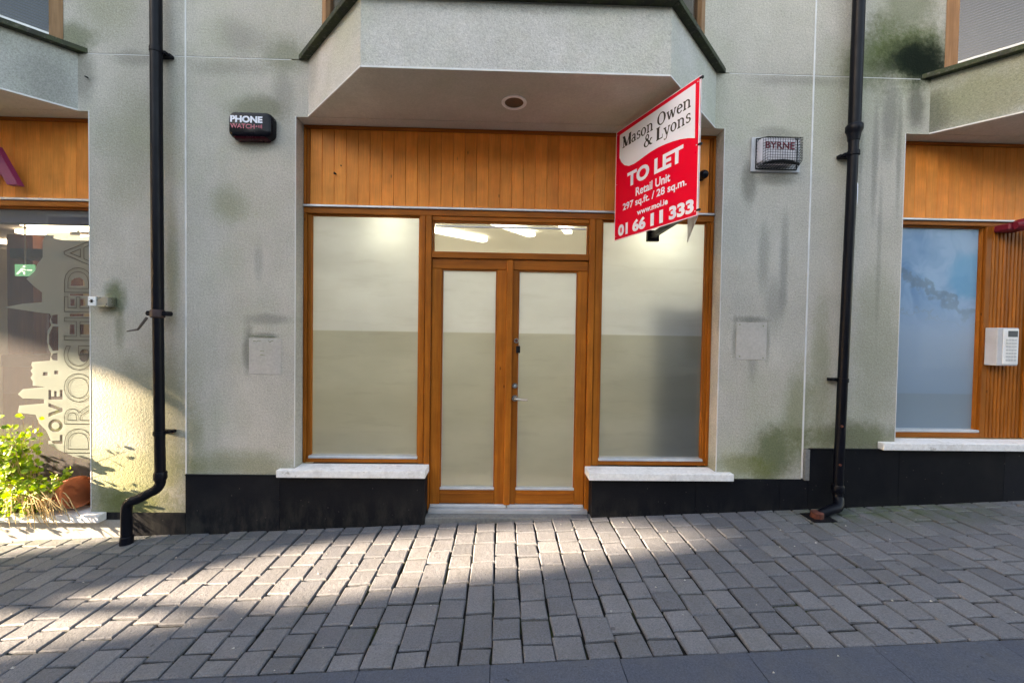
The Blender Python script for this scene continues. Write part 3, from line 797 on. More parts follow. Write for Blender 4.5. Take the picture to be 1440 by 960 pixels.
nb = t.noise(t.scaled(P, (1, 1, 1)), 3.2, 4, .6); nc_ = t.noise(t.scaled(P, (1, 1, 1)), 5.0, 3, .6)
c = reflected_branch(nb, .8, 1.88, .42, .055, (0.14, 0.22, 0.30), .6)
c = reflected_branch(nc_, .5, 1.66, .25, .012, (0.18, 0.26, 0.34), .45)
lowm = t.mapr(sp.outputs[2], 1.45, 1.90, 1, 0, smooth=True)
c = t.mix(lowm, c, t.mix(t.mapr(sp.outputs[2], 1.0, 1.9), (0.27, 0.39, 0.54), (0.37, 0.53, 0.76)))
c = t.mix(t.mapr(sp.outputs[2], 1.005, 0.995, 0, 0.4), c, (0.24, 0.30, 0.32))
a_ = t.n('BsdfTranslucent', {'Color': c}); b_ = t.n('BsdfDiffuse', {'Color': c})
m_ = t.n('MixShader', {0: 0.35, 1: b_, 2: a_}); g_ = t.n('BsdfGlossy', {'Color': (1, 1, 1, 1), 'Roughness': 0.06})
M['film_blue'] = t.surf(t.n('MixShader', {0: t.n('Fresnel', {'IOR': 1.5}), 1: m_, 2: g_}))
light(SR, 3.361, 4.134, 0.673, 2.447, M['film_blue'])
for i in range(9):                                # narrow ribbed boards right of the window
    a = 4.188 + i * 0.034
    MB().prism([(a, YT + .03), (a, YT + .006), (a + .004, YT), (a + .022, YT), (a + .026, YT + .012), (a + .0335, YT + .012), (a + .0335, YT + .03)], 0.63, 2.447).build('ribbed_board', M['timber'], SR)
post(SR, 4.50, 4.56, 0.63, 2.447, YT - .01)
light(SR, 4.561, 6.60, 0.673, 2.447, M['dark_glass']); rail(SR, 4.561, 6.60, 0.63, 0.672); post(SR, 6.601, 6.716, 0.63, 2.447)
# left shopfront
SLF = MB().cbox(-6.697, -3.263, YT, YT + .07, 2.440, ZF0 - .0065, .004).build('shopfront', M['timber_h'], BX, label='head rail of the left hand timber shopfront')
fascia(SLF, -6.70, -3.26)
post(SLF, -3.335, -3.263, 0.005, 2.439); post(SLF, -5.15, -5.08, 0.005, 2.439); post(SLF, -6.697, -6.63, 0.005, 2.439)
rail(SLF, -5.079, -3.336, 0.005, 0.05); rail(SLF, -6.629, -5.151, 0.005, 0.05)
light(SLF, -5.079, -3.336, 0.051, 2.439, M['glass']); light(SLF, -6.629, -5.151, 0.051, 2.439, M['glass'])

# --------------------------- rooms behind the glass
def room(x0, x1, z0, y1, wall, floor, ceil=None, z1=2.95, y0=0.30, name='shop_room'):
    e = 0.02
    o = MB().add([(x0, y0, z0), (x1, y0, z0), (x1, y1, z0), (x0, y1, z0)], [(0, 1, 2, 3)]).build(name, floor, BX)
    MB().add([(x0, y1, z0), (x1, y1, z0), (x1, y1, z1), (x0, y1, z1)], [(0, 1, 2, 3)]).build('room_wall', wall, o)
    MB().add([(x0, y0, z0), (x0, y1, z0), (x0, y1, z1), (x0, y0, z1)], [(0, 1, 2, 3)]).build('room_wall', wall, o)
    MB().add([(x1, y0, z0), (x1, y1, z0), (x1, y1, z1), (x1, y0, z1)], [(0, 1, 2, 3)]).build('room_wall', wall, o)
    MB().add([(x0, y0 - .1, z1), (x1, y0 - .1, z1), (x1, y1, z1), (x0, y1, z1)], [(0, 1, 2, 3)]).build('room_ceiling', ceil or wall, o)
    return o
RC = room(-2.0, 2.1, -0.01, 3.6, M['inner_wall'], M['inner_floor'])
def tube_lamp(root, x0, y0, x1, y1, z, w, mat):
    a = Vector((x0, y0, z)); b = Vector((x1, y1, z)); d = (b - a).normalized(); n = Vector((-d.y, d.x, 0)) * w / 2
    MB().slab([a - n, b - n, b + n, a + n], (0, 0, .04)).build('ceiling_lamp', mat, root)
tube_lamp(RC, -1.10, 0.36, -0.80, 0.42, 2.36, 0.05, M['lamp_hot'])
tube_lamp(RC, 1.15, 0.36, 1.55, 0.42, 2.34, 0.05, M['lamp_hot'])
tube_lamp(RC, -0.45, 1.6, 0.4, 2.6, 2.88, 0.12, M['lamp']); tube_lamp(RC, 0.5, 1.3, 0.9, 2.4, 2.88, 0.10, M['lamp']); tube_lamp(RC, -1.3, 2.2, -0.3, 3.0, 2.88, .12, M['lamp'])
MB().box(1.22, 2.05, 0.34, 0.75, 0.0, 1.80).build('pane_shade_box', plain('dark_shade_box', (0.12, 0.13, 0.13), 0.6), RC)  # unseen box added to shade the right hand pane from behind
RR = room(3.1, 6.9, 0.3, 3.6, M['inner_wall'], M['inner_floor'])
tube_lamp(RR, 4.0, 1.5, 5.5, 1.5, 2.85, .12, M['lamp'])
# left room: beige walls, dark wood posts, ceiling strips
M['brown'] = wood('dark_wood', (0.10, 0.035, 0.02), (0.17, 0.065, 0.035)); M['ceil_l'] = plain('ceiling_tile', (0.50, 0.46, 0.46), 0.8)
RL = room(-9.0, -2.7, -0.03, 4.9, plain('beige_wall', (0.72, 0.52, 0.32), 0.8, var=.05), plain('brown_carpet', (0.09, 0.05, 0.035), .9), M['ceil_l'], z1=2.65)
def ibox(px0, px1, py0, py1, y, d, name, mat, parent=None):
    a = at(px0, py1, y); b = at(px1, py0, y)
    return MB().box(a.x, b.x, y, y + d, max(a.z, -.03), min(b.z, 2.648)).build(name, mat, parent or RL)
M['cream_panel'] = plain('cream_panel', (0.72, 0.62, 0.44), .7)
M['left_lit'] = emis('lit_back_wall', (1.0, 0.80, 0.52), 0.05)
ibox(14, 46, 330, 760, 1.5, .25, 'column', M['brown']); ibox(61, 83, 318, 760, 2.2, .3, 'column', M['brown'])
ibox(47, 61, 340, 760, 2.4, .1, 'partition', M['cream_panel']); ibox(-60, 13, 350, 760, 1.9, .1, 'partition', M['cream_panel'])
ibox(84, 130, 300, 760, 3.2, .1, 'partition', M['cream_panel'])
ibox(14, 62, 350, 362, 1.2, .2, 'ceiling_beam', plain('green_black_beam', (.02, .035, .03), .6))
ibox(-30, 130, 296, 312, .24, .07, 'blind_box', plain('blue_grey_box', (0.10, 0.10, 0.17), .5))
ibox(2, 60, 500, 515, 1.1, .5, 'counter', plain('counter_top', (0.05, 0.06, 0.05), .5)); ibox(6, 60, 516, 760, 1.15, .4, 'counter', M['brown'])
for px, py, y in ((60, 327, 2.0), (8, 356, 1.6), (52, 358, 2.6), (112, 335, 1.4), (30, 341, 2.4), (118, 322, .8), (70, 317, 1.0)):
    p = at(px, py, y); k = (2.62 - CAM.z) / (p.z - CAM.z); p = CAM + (p - CAM) * k
    tube_lamp(RL, p.x - .28, p.y, p.x + .28, p.y, 2.60, .09, M['lamp_left'])
for x in (-7.2, -5.6, -4.2): tube_lamp(RL, x - .4, 3.6, x + .4, 3.6, 2.60, .14, M['lamp_left'])
c0_ = at(35, 380, 1.0)
e = thing('exit_sign', 'small green exit sign hanging from the ceiling behind the left shop window', 'exit sign', c0_)
def ex(dx, dz, dy=-.015): return c0_ + Vector((dx, dy, dz))
MB().box(c0_.x - .095, c0_.x + .095, .995, 1.01, c0_.z - .06, c0_.z + .06).build('face', M['exit'], e)
mm = MB(); mm.tube([ex(-.06, -.04), ex(-.03, -.01), ex(-.005, .015)], .007, 6); mm.tube([ex(-.03, -.005), ex(.01, -.02), ex(.01, -.045)], .006, 6); mm.tube([ex(-.02, .012), ex(.025, .002)], .005, 6)
mm.cyl(ex(.005, .035), (0, 1, 0), .010, .006, 10); mm.tube([ex(.04, 0), ex(.085, 0)], .005, 6); mm.build('running_figure', M['exit_mark'], e, stuff=True)
MB().box(c0_.x - .005, c0_.x + .005, 1.0, 1.008, c0_.z + .06, 2.61).build('hanger', M['alu'], e)

# ------------------------------------------------------------------ things on the wall
class PMB(MB):
    def tube(s, pts, r, seg=16, cap=True):
        k = lambda q: q * 0.78 if q > .03 else q
        return MB.tube(s, pts, [k(q) for q in r] if isinstance(r, (list, tuple)) else k(r), seg, cap)
# left downpipe
PX = -2.668
pl = thing('downpipe', 'black round downpipe on the left pier, kicking left at its foot', 'downpipe', (PX, -0.1, -0.18), 'black downpipes')
Yp = -0.085
PMB().tube([(PX - .006, Yp, 6.9), (PX, Yp, 3.0), (PX + .006, Yp, 1.58)], 0.050, 20).build('pipe', M['pipe'], pl, smooth=True)
PMB().tube([(PX + .007, Yp, 1.56), (PX + .016, Yp, 0.66), (PX + .022, Yp, 0.30)], 0.045, 20).build('pipe', M['pipe'], pl, smooth=True)
pts = [(PX + .022, Yp, 0.33), (PX + .022, Yp, 0.27)]
for k in range(1, 7):
    a = k / 6 * R(75); pts.append((PX + .022 - 0.07 * (1 - math.cos(a)), Yp - .004 * k, 0.27 - 0.07 * math.sin(a)))
pts += [(PX - .08, Yp - .035, 0.172), (PX - .125, Yp - .045, 0.150)]
for k in range(1, 7):
    a = k / 6 * R(82); pts.append((PX - .125 - 0.065 * math.sin(a), Yp - .05, 0.150 - 0.065 * (1 - math.cos(a))))
pts += [(PX - .192, Yp - .05, 0.04), (PX - .192, Yp - .05, gz(PX) - 0.02)]
PMB().tube(pts, 0.045, 20).build('bend', M['pipe'], pl, smooth=True)
PMB().tube([(PX + .021, Yp, .355), (PX + .021, Yp, .345), (PX + .022, Yp, .30), (PX + .022, Yp, .285)], [.049, .056, .056, .048], 20).build('socket', M['pipe'], pl, smooth=True)
PMB().tube([(PX - .19, Yp - .05, gz(PX) + .055), (PX - .19, Yp - .05, gz(PX) + .05), (PX - .19, Yp - .05, gz(PX) - .01)], [.045, .052, .056], 20).build('shoe', M['pipe'], pl, smooth=True)
def clip(parent, x, z, r, both=True, tab=0.05, mat='pipe', y=Yp):
    r *= 0.78
    MB().tube([(x, y, z - .016), (x, y, z + .016)], r, 20).build('clip', M[mat], parent, smooth=True)
    MB().cbox(x - r - tab * .5, x + r + tab * .5, -0.045, -0.003, z - .012, z + .012, .003).build('bracket', M[mat], parent)
    for s in (-1, 1): MB().cyl((x + s * (r + .010), -0.075, z), (0, 1, 0), .010, .035, 10).build('bolt', M[mat], parent)
clip(pl, PX, 3.575, .056); clip(pl, PX + .016, 0.655, .052)
# old collar of the cable tie, with its dangling end
PMB().tube([(PX + .004, Yp, 1.545), (PX + .004, Yp, 1.553), (PX + .004, Yp, 1.60), (PX + .004, Yp, 1.61)], [.050, .060, .060, .050], 20).build('collar', plain('rusty_collar', (0.030, 0.012, 0.012), .6), pl, smooth=True)
for s in (-1, 1): MB().cyl((PX + .004 + s * .060, -0.10, 1.58), (0, 1, 0), .020, .06, 12).build('bolt', M['pipe'], pl)
PMB().tube([(-2.715, -.12, 1.545), (-2.76, -.115, 1.49), (-2.80, -.10, 1.455), (-2.89, -.09, 1.440)], [.010, .009, .008, .005], 8).build('strap', plain('old_strap', (0.10, 0.08, 0.07), .7), pl)
# right downpipe
pr = thing('downpipe', 'black downpipe with a flared socket on the right pier, ending in a rusty gully elbow', 'downpipe', (2.70, -0.1, 0.05), 'black downpipes')
X0 = 2.760
def px_(z): return 2.742 + (z - 1.47) * 0.0135 if z < 3.2 else 2.765 + (z - 3.2) * 0.004
PMB().tube([(px_(6.9), Yp, 6.9), (px_(3.2), Yp, 3.2), (px_(3.14), Yp, 3.14)], 0.054, 20).build('pipe', M['pipe'], pr, smooth=True)
PMB().tube([(px_(3.12), Yp, 3.12), (px_(1.5), Yp, 1.5), (px_(.35), Yp, .35), (px_(.25), Yp, .25)], 0.045, 20).build('pipe', M['pipe'], pr, smooth=True)
PMB().tube([(px_(3.17), Yp, 3.17), (px_(3.16), Yp, 3.155), (px_(3.12), Yp, 3.12), (px_(3.1), Yp, 3.10), (px_(3.09), Yp, 3.085), (px_(3.04), Yp, 3.04)], [.060, .074, .074, .062, .058, .050], 20).build('socket', M['pipe'], pr, smooth=True)
clip(pr, px_(2.94), 2.94, .056); clip(pr, px_(1.135), 1.135, .052)
pts = [(px_(.27), Yp, .27), (px_(.2), Yp, .20)]
for k in range(1, 7):
    a = k / 6 * R(62); pts.append((2.727 - .085 * (1 - math.cos(a)), Yp - .009 * k, .20 - .085 * math.sin(a)))
pts += [(2.600, -.150, .105), (2.545, -.155, .085), (2.512, -.16, .050), (2.500, -.16, gz(2.5) - .02)]
PMB().tube(pts, .046, 20).build('bend', M['pipe'], pr, smooth=True)
PMB().tube([(px_(.27), Yp, .29), (px_(.27), Yp, .28), (px_(.25), Yp, .235), (px_(.25), Yp, .225)], [.05, .057, .057, .048], 20).build('socket', M['pipe'], pr, smooth=True)
PMB().tube([(2.500, -.16, gz(2.5) + .050), (2.500, -.16, gz(2.5) + .045), (2.500, -.16, gz(2.5) + .003)], [.048, .056, .060], 20).build('gully_cup', M['rust'], pr, smooth=True)
MB().slab([(2.42, -.24, gz(2.42) + .002), (2.60, -.24, gz(2.6) + .002), (2.60, -.08, gz(2.6) + .002), (2.42, -.08, gz(2.42) + .002)], (0, 0, .004)).build('gully_plate', M['rubber'], pr)
m = MB().add([(px_(2.6) + .012, Yp - .0370, 2.70), (px_(2.6) + .036, Yp - .0215, 2.69), (px_(2.6) + .034, Yp - .0235, 2.56), (px_(2.6) + .020, Yp - .0335, 2.51)], [(0, 1, 2, 3)])
m.build('sticker', M['white_print'], pr)
for z in (0.77, 0.46): MB().cyl((px_(z) - .018, Yp - .038, z), (0, 1, 0), .010, .01, 8).build('rust_spot', M['rust'], pr)

# alarm box, left of the door
def rbox(x0, x1, z0, z1, y0, y1, r, name, mat, parent, taper=0.0, seg=6):
    """rounded box bulging towards the street"""
    m = MB(); rings = []
    cx, cz = (x0 + x1) / 2, (z0 + z1) / 2
    def outline(k):
        w, h = (x1 - x0) / 2 - k, (z1 - z0) / 2 - k; rr = max(r - k * .6, .004); pts = []
        for q, (sx, sz) in enumerate(((1, 1), (-1, 1), (-1, -1), (1, -1))):
            for i in range(seg + 1):
                a = (q + i / seg) * math.pi / 2
                pts.append((cx + sx * (w - rr) + rr * math.cos(a), cz + sz * (h - rr) + rr * math.sin(a)))
        return pts
    for y, k in ((y1, 0.002), (y0 + (y1 - y0) * .45, 0.0), (y0 + .014, .003 + taper * .3), (y0 + .005, .009 + taper * .7), (y0, .020 + taper)):
        b = len(m.v); pp = outline(k); m.v += [Vector((p[0], y, p[1])) for p in pp]; rings.append((b, len(pp)))
    for (b, n), (b2, _) in zip(rings, rings[1:]):
        for i in range(n): m.f.append((b + i, b + (i + 1) % n, b2 + (i + 1) % n, b2 + i))
    m.f.append(tuple(rings[0][0] + i for i in range(rings[0][1]))); m.f.append(tuple(rings[-1][0] + i for i in range(rings[-1][1])))
    return m.build(name, mat, parent, smooth=True)
al = thing('alarm_box', 'black rounded burglar alarm box lettered PHONE WATCH on the pier left of the door', 'alarm box', (-1.95, 0, 3.05))
rbox(-2.143, -1.808, 2.948, 3.146, -0.075, -0.003, .05, 'case', M['blackgloss'], al, .004)
rbox(-2.112, -1.845, 2.938, 2.985, -0.068, -0.004, .02, 'lamp_lens', M['red_lens'], al)
m = put_text(MB(), 'PHONE', (-2.120, -0.0765, 3.058), (0.245, 0, -.004), (0, 0, .052), (0, -1, 0), .001, bold=.05); m.build('lettering', M['white_print'], al)
m = put_text(MB(), 'WATCH', (-2.120, -0.0765, 3.013), (0.185, 0, -.003), (0, 0, .036), (0, -1, 0), .001, bold=.02)
m.cyl((-1.921, -.0775, 3.029), (0, 1, 0), .006, .002, 10)
for k in range(3): m.box(-1.908 + k * .012, -1.903 + k * .012, -.0775, -.0755, 3.020 - k * .003, 3.038 + k * .003)
m.build('lettering', M['pink_print'], al)
# caged alarm box, right of the door
ar = thing('alarm_box', 'white BYRNE alarm box inside a black wire cage on the pier right of the sign', 'alarm box', (2.17, 0, 2.95))
MB().cbox(1.985, 2.385, -.018, -.002, 2.808, 3.080, .002).build('back_plate', M['grey_box'], ar)
rbox(2.020, 2.318, 2.850, 3.055, -0.085, -0.018, .03, 'case', plain('white_alarm_plastic', (.62, .58, .62), .4), ar, .004)
put_text(MB(), 'BYRNE', (2.052, -.0865, 2.962), (.235, 0, -.004), (0, 0, .055), (0, -1, 0), .001, bold=.03).build('lettering', M['maroon_print'], ar)
m = MB(); x0, x1, z0, z1, yf_ = 2.018, 2.352, 2.826, 3.066, -.125
ins = .03
def wr(a, b, r=.0016): m.tube([a, b], r, 5, False)
nx, nz = 15, 10
for i in range(nx):
    f_ = i / (nx - 1); xb = x0 + (x1 - x0) * f_; xf = x0 + ins + (x1 - x0 - 2 * ins) * f_
    wr((xf, yf_, z0 + ins), (xf, yf_, z1 - ins)); wr((xf, yf_, z1 - ins), (xb, -.02, z1)); wr((xf, yf_, z0 + ins), (xb, -.02, z0))
for j in range(nz):
    f_ = j / (nz - 1); zb = z0 + (z1 - z0) * f_; zf = z0 + ins + (z1 - z0 - 2 * ins) * f_
    wr((x0 + ins, yf_, zf), (x1 - ins, yf_, zf)); wr((x0 + ins, yf_, zf), (x0, -.02, zb)); wr((x1 - ins, yf_, zf), (x1, -.02, zb))
for k in range(1, 5):
    f_ = k / 5; q = ins * (1 - f_); y = yf_ + (-.02 - yf_) * f_
    for a, b in (((x0 + q, z0 + q), (x1 - q, z0 + q)), ((x1 - q, z0 + q), (x1 - q, z1 - q)), ((x1 - q, z1 - q), (x0 + q, z1 - q)), ((x0 + q, z1 - q), (x0 + q, z0 + q))):
        wr((a[0], y, a[1]), (b[0], y, b[1]))
m.build('cage', M['rubber'], ar, stuff=True)
for a, b in (((x0, z0), (x1, z0)), ((x1, z0), (x1, z1)), ((x1, z1), (x0, z1)), ((x0, z1), (x0, z0))):
    MB().tube([(a[0], -.024, a[1]), (b[0], -.024, b[1])], .004, 6).build('cage_rim', M['rubber'], ar)
MB().tube([(2.03, -.095, 2.838), (2.10, -.108, 2.850), (2.18, -.110, 2.855), (2.25, -.108, 2.850), (2.32, -.095, 2.838)], [.008, .014, .016, .014, .008], 8).build('lamp_lens', M['rubber'], ar)
# small white socket box
cs = thing('socket_box', 'small white and steel box with a keyhole on the left pier', 'socket box', (-3.12, 0, 1.66))
MB().cbox(-3.135, -3.05, -.075, -.002, 1.628, 1.700, .002).build('case', M['steel'], cs)
MB().cbox(-3.196, -3.137, -.080, -.002, 1.632, 1.702, .003).build('face', M['white'], cs)
m = MB(); m.box(-3.173, -3.157, -.0825, -.080, 1.655, 1.680); m.box(-3.185, -3.146, -.0825, -.080, 1.664, 1.668); m.build('keyhole', M['rubber'], cs)
# smooth mortar patches where boxes once were
pt = thing('wall_patch', 'square of smooth pale mortar on the pier right of the door', 'wall patch', (2.04, 0, 1.43), 'mortar patches')
MB().cbox(1.910, 2.162, -.004, .01, 1.282, 1.588, .0015).build('mortar', M['patch'], pt); 
for x, z in ((1.935, 1.57), (2.13, 1.56), (1.94, 1.31), (2.135, 1.30)): MB().cyl((x, -.006, z), (0, 1, 0), .006, .004, 8).build('plug', M['cord'], pt)
pt2 = thing('wall_patch', 'ragged square of smooth mortar on the pier left of the door', 'wall patch', (-1.9, 0, 1.28), 'mortar patches')
MB().cbox(-2.022, -1.768, -.0035, .01, 1.112, 1.400, .0015).build('mortar', M['patch'], pt2)
m = MB(); 
rp = random.Random(5)
for x0_, z0_, dx_ in ((-2.02, 1.415, .20), (-1.985, 1.375, .06), (-1.93, 1.30, .03), (-1.93, 1.265, .035), (-1.87, 1.375, .04)):
    n_ = max(2, int(dx_ / .012)); pts = [(x0_ + dx_ * i / n_, -.004, z0_ + rp.uniform(-.006, .006)) for i in range(n_ + 1)]
    m.tube(pts, [rp.uniform(.0015, .004) for _ in pts], 5)
m.build('crack', M['cord'], pt2)
# dark round camera on the fascia beside the sign
cc_ = thing('dome_camera', 'small dark dome camera on the orange fascia just right of the sign', 'camera', (1.65, .12, 2.82))
MB().cyl((1.650, .080, 2.815), (0, 1, 0), .036, .06, 20).build('base', M['rubber'], cc_, smooth=True)
bm = bmesh.new(); bmesh.ops.create_uvsphere(bm, u_segments=20, v_segments=12, radius=.035)
for v in bm.verts: v.co += Vector((1.650, .078, 2.812))
MB().bm(bm).build('dome', M['blackgloss'], cc_, smooth=True)
# round hole plate on the fascia left
hk = thing('screw_hook', 'tiny dark hook left screwed into the left end of the orange fascia', 'hook', (-1.41, .13, 2.76))
MB().tube([(-1.405, .14, 2.765), (-1.405, .11, 2.765), (-1.402, .105, 2.752)], .006, 8).build('hook', M['rubber'], hk)
MB().cyl((-1.362, .136, 2.835), (0, 1, 0), .005, .008, 8).build('screw', M['rubber'], hk)
# intercom
ic = thing('intercom', 'silver door entry intercom with screen and rows of buttons at the right edge', 'intercom', (4.30, .1, 1.43))
IX0, IX1 = 4.150, 4.335
MB().cbox(IX0, IX1, .03, .119, 1.262, 1.580, .004).build('case', M['grey_box'], ic)
MB().cbox(IX0 + .045, IX1 - .006, .0245, .030, 1.275, 1.570, .002).build('face_plate', M['white'], ic)
MB().box(IX0 + .085, IX1 - .02, .0215, .0245, 1.505, 1.555).build('screen', plain('lcd_grey', (.10, .11, .12), .2), ic)
for r in range(7):
    for k in range(4): MB().box(IX0 + .070 + k * .024, IX0 + .086 + k * .024, .0205, .0245, 1.470 - r * .028, 1.486 - r * .028).build('button', M['alu'], ic)
# red beacon
rb = thing('alarm_sounder', 'dark red alarm sounder fixed to the timber at the top right edge', 'alarm sounder', (4.25, .05, 2.44))
MB().cbox(4.185, 4.34, .005, .118, 2.392, 2.450, .010).build('base', M['red_case'], rb)
MB().tube([(4.215, .00, 2.425), (4.25, .0, 2.43), (4.31, .0, 2.435), (4.39, .0, 2.44)], [.030, .046, .052, .056], 20).build('horn', M['red_case'], rb, smooth=True)
# plum letter A on the left fascia
la = thing('shop_letter', 'raised plum coloured letter A on the orange fascia of the left shop', 'letter', (-4.04, .08, 2.7))
vs_, fs_ = text_geo('A', .02)
m = put_text(MB(), 'A', (-4.235, .085, 2.582), (.385, 0, 0), (0, 0, .305), (0, -1, 0), .045, bold=.03); m.build('letter_body', M['plum'], la)
# black wall pin
pn = MB().tube([(-3.262, -.002, 3.405), (-3.255, -.03, 3.40), (-3.235, -.035, 3.392)], .005, 6).build('wall_hook', M['rubber']); tag(pn, 'tiny black hook in the render high on the left pier', 'hook')

# ------------------------------------------------------------------ the TO LET board
K = 0.95
A0 = Vector((0.9249 * K, 3.3483 * K - 3.22, 1.470 + 1.6895 * K))      # top, wall end
U = Vector((0.40086, -0.91614, 0)); DN = Vector((0, 0, -1)); NB = Vector((-0.91614, -0.40086, 0))   # along, down, towards the viewer
Wd, Hd = 0.830 * K, 0.902 * K
sb = thing('to_let_sign', 'red and white TO LET board jutting from the facade above the right window', 'sign', (1.2, -.4, 2.2))
B = lambda u, v, n=0.0: A0 + U * (u * K) + DN * (v * K) + NB * n
def bslab(pts, n0, n1, name, mat): 
    return MB().slab([B(u, v, n0) for u, v in pts], NB * (n1 - n0)).build(name, mat, sb)
bslab([(0, 0), (.830, 0), (.830, .902), (0, .902)], -.004, 0, 'board', M['red_board'])
for pts in ([(0, 0), (.83, 0), (.83, .005), (0, .005)], [(0, .897), (.83, .897), (.83, .902), (0, .902)], [(0, .005), (.005, .005), (.005, .897), (0, .897)], [(.822, .005), (.83, .005), (.83, .897), (.822, .897)]):
    bslab(pts, .0003, .0012, 'border', M['white_print'])
crv = [(.045, .040), (.790, .030), (.795, .388), (.74, .365), (.68, .346), (.61, .331), (.54, .321), (.47, .316), (.40, .318), (.34, .325), (.28, .334), (.22, .340), (.16, .335), (.11, .310), (.07, .270), (.045, .225)]
bslab(crv, .0004, .0014, 'white_panel', M['white_print'])
def serif(mb, strokes, u0, base, h, n=.0022, shear=0.0):
    def pt(x, y): return B(u0 + (x + shear * y) * h, base - y * h, n)
    for s in strokes:
        if s[0] == 'q':
            _, x0, y0, x1, y1, w = s; d = Vector((x1 - x0, y1 - y0)).normalized()
            # stems are cut level, like type
            if abs(y1 - y0) > .12: a = w / 2 / max(abs(d.y), .3); mb.add([pt(x0 - a, y0), pt(x0 + a, y0), pt(x1 + a, y1), pt(x1 - a, y1)], [(0, 1, 2, 3)])
            else: mb.add([pt(x0, y0 - w / 2), pt(x1, y1 - w / 2), pt(x1, y1 + w / 2), pt(x0, y0 + w / 2)], [(0, 1, 2, 3)])
        else:
            _, cx, cy, rx, ry, a0, a1, wn_, wk = s; N = 18; b = len(mb.v)
            for i in range(N + 1):
                a = R(a0 + (a1 - a0) * i / N); k = wn_ + (wk - wn_) * abs(math.cos(a)) ** 1.5
                for sg in (1, -1): mb.v.append(pt(cx + (rx + sg * k / 2) * math.cos(a), cy + (ry + sg * wn_ / 2) * math.sin(a)))
            for i in range(N): mb.f.append((b + 2 * i, b + 2 * i + 2, b + 2 * i + 3, b + 2 * i + 1))
T_, F_ = .095, .25
SER = {
 'M': (1.08, [('q', .14, 0, .14, 1, T_), ('q', .14, 1, .50, 0, F_), ('q', .50, 0, .90, 1, T_), ('q', .90, 0, .90, 1, F_), ('q', 0, .02, .28, .02, T_), ('q', .74, .02, 1.06, .02, T_), ('q', .0, .98, .2, .98, T_), ('q', .86, .98, 1.06, .98, T_)]),
 'a': (.60, [('o', .25, .19, .17, .17, 0, 360, T_, .14), ('q', .43, 0, .43, .5, .14), ('o', .27, .50, .16, .15, 0, 165, T_, .13), ('q', .43, .03, .58, .03, .06)]),
 's': (.50, [('o', .25, .50, .14, .15, 30, 260, T_, .13), ('o', .25, .18, .16, .16, 90, -150, T_, .13), ('q', .40, .48, .40, .66, .04), ('q', .08, .02, .08, .2, .04)]),
 'o': (.66, [('o', .31, .335, .22, .32, 0, 360, T_, .16)]),
 'n': (.74, [('q', .16, 0, .16, .66, .14), ('o', .34, .44, .20, .20, 0, 150, T_, .14), ('q', .54, 0, .54, .46, .14), ('q', .02, .02, .30, .02, T_), ('q', .41, .02, .68, .02, T_), ('q', .02, .64, .16, .64, T_)]),
 'O': (.96, [('o', .45, .5, .34, .48, 0, 360, T_, .19)]),
 'w': (.94, [('q', .10, .66, .28, 0, .14), ('q', .28, 0, .46, .62, T_), ('q', .46, .66, .64, 0, .14), ('q', .64, 0, .82, .66, T_), ('q', 0, .64, .24, .64, T_), ('q', .36, .64, .56, .64, T_), ('q', .72, .64, .92, .64, T_)]),
 'e': (.58, [('o', .29, .335, .20, .32, 5, 325, T_, .15), ('q', .12, .37, .52, .37, T_)]),
 '&': (.98, [('o', .33, .25, .24, .25, 20, 360, T_, .17), ('o', .38, .76, .15, .22, 0, 360, T_, .13), ('q', .28, .68, .78, 0, .16), ('q', .52, .12, .80, .50, T_), ('q', .70, .50, .92, .50, T_), ('q', .74, .02, .94, .02, T_)]),
 'L': (.76, [('q', .20, 0, .20, 1, F_), ('q', .02, .02, .68, .02, T_), ('q', .66, 0, .66, .30, .05), ('q', .02, .98, .40, .98, T_)]),
 'y': (.66, [('q', .12, .66, .34, .05, .14), ('q', .56, .66, .28, -.25, T_), ('o', .18, -.22, .09, .07, 150, 380, .06, .10), ('q', 0, .64, .26, .64, T_), ('q', .44, .64, .66, .64, T_)]),
 ' ': (.36, [])}
def serif_line(body, u0, u1, base, h):
    tot = sum(SER[c][0] for c in body) * h; k = (u1 - u0) / tot
    mb = MB(); u = u0
    for ch in body:
        w, st = SER[ch]
        st2 = [tuple([s[0], s[1] * k, s[2], (s[3] * k if True else 0), s[4], s[5] * (k if s[0] == 'q' and abs(s[4] - s[2]) > .12 else 1)]) if s[0] == 'q' else ('o', s[1] * k, s[2], s[3] * k, s[4], s[5], s[6], s[7], s[8] * k) for s in st]
        serif(mb, st2, u, base, h); u += w * h * k
    mb.build('lettering', M['black_print'], sb)
serif_line('Mason Owen', .083, .762, .163, .088)
serif_line('&', .325, .417, .262, .088)
serif_line('Lyons', .451, .762, .262, .088)
def bt(body, u0, u1, v0, v1, bold, mat='white_print'):
    put_text(MB(), body, B(u0, v1, .0012), U * ((u1 - u0) * K), DN * (-(v1 - v0) * K), NB, .0006, bold).build('lettering', M[mat], sb)
bt('TO LET', .147, .703, .388, .503, .045)
bt('Retail Unit', .248, .594, .537, .602, .025)
bt('297 sq.ft. / 28 sq.m.', .100, .738, .620, .692, .025)
bt('www.mol.ie', .267, .576, .712, .757, .03)
for w_, a_, b_ in (('01', .048, .165), ('66', .218, .362), ('11', .412, .535), ('333', .590, .800)): bt(w_, a_, b_, .782, .876, .05)
bt('TEL: SALES 01 66 11 333', .665, .760, .276, .284, .0, 'alu')
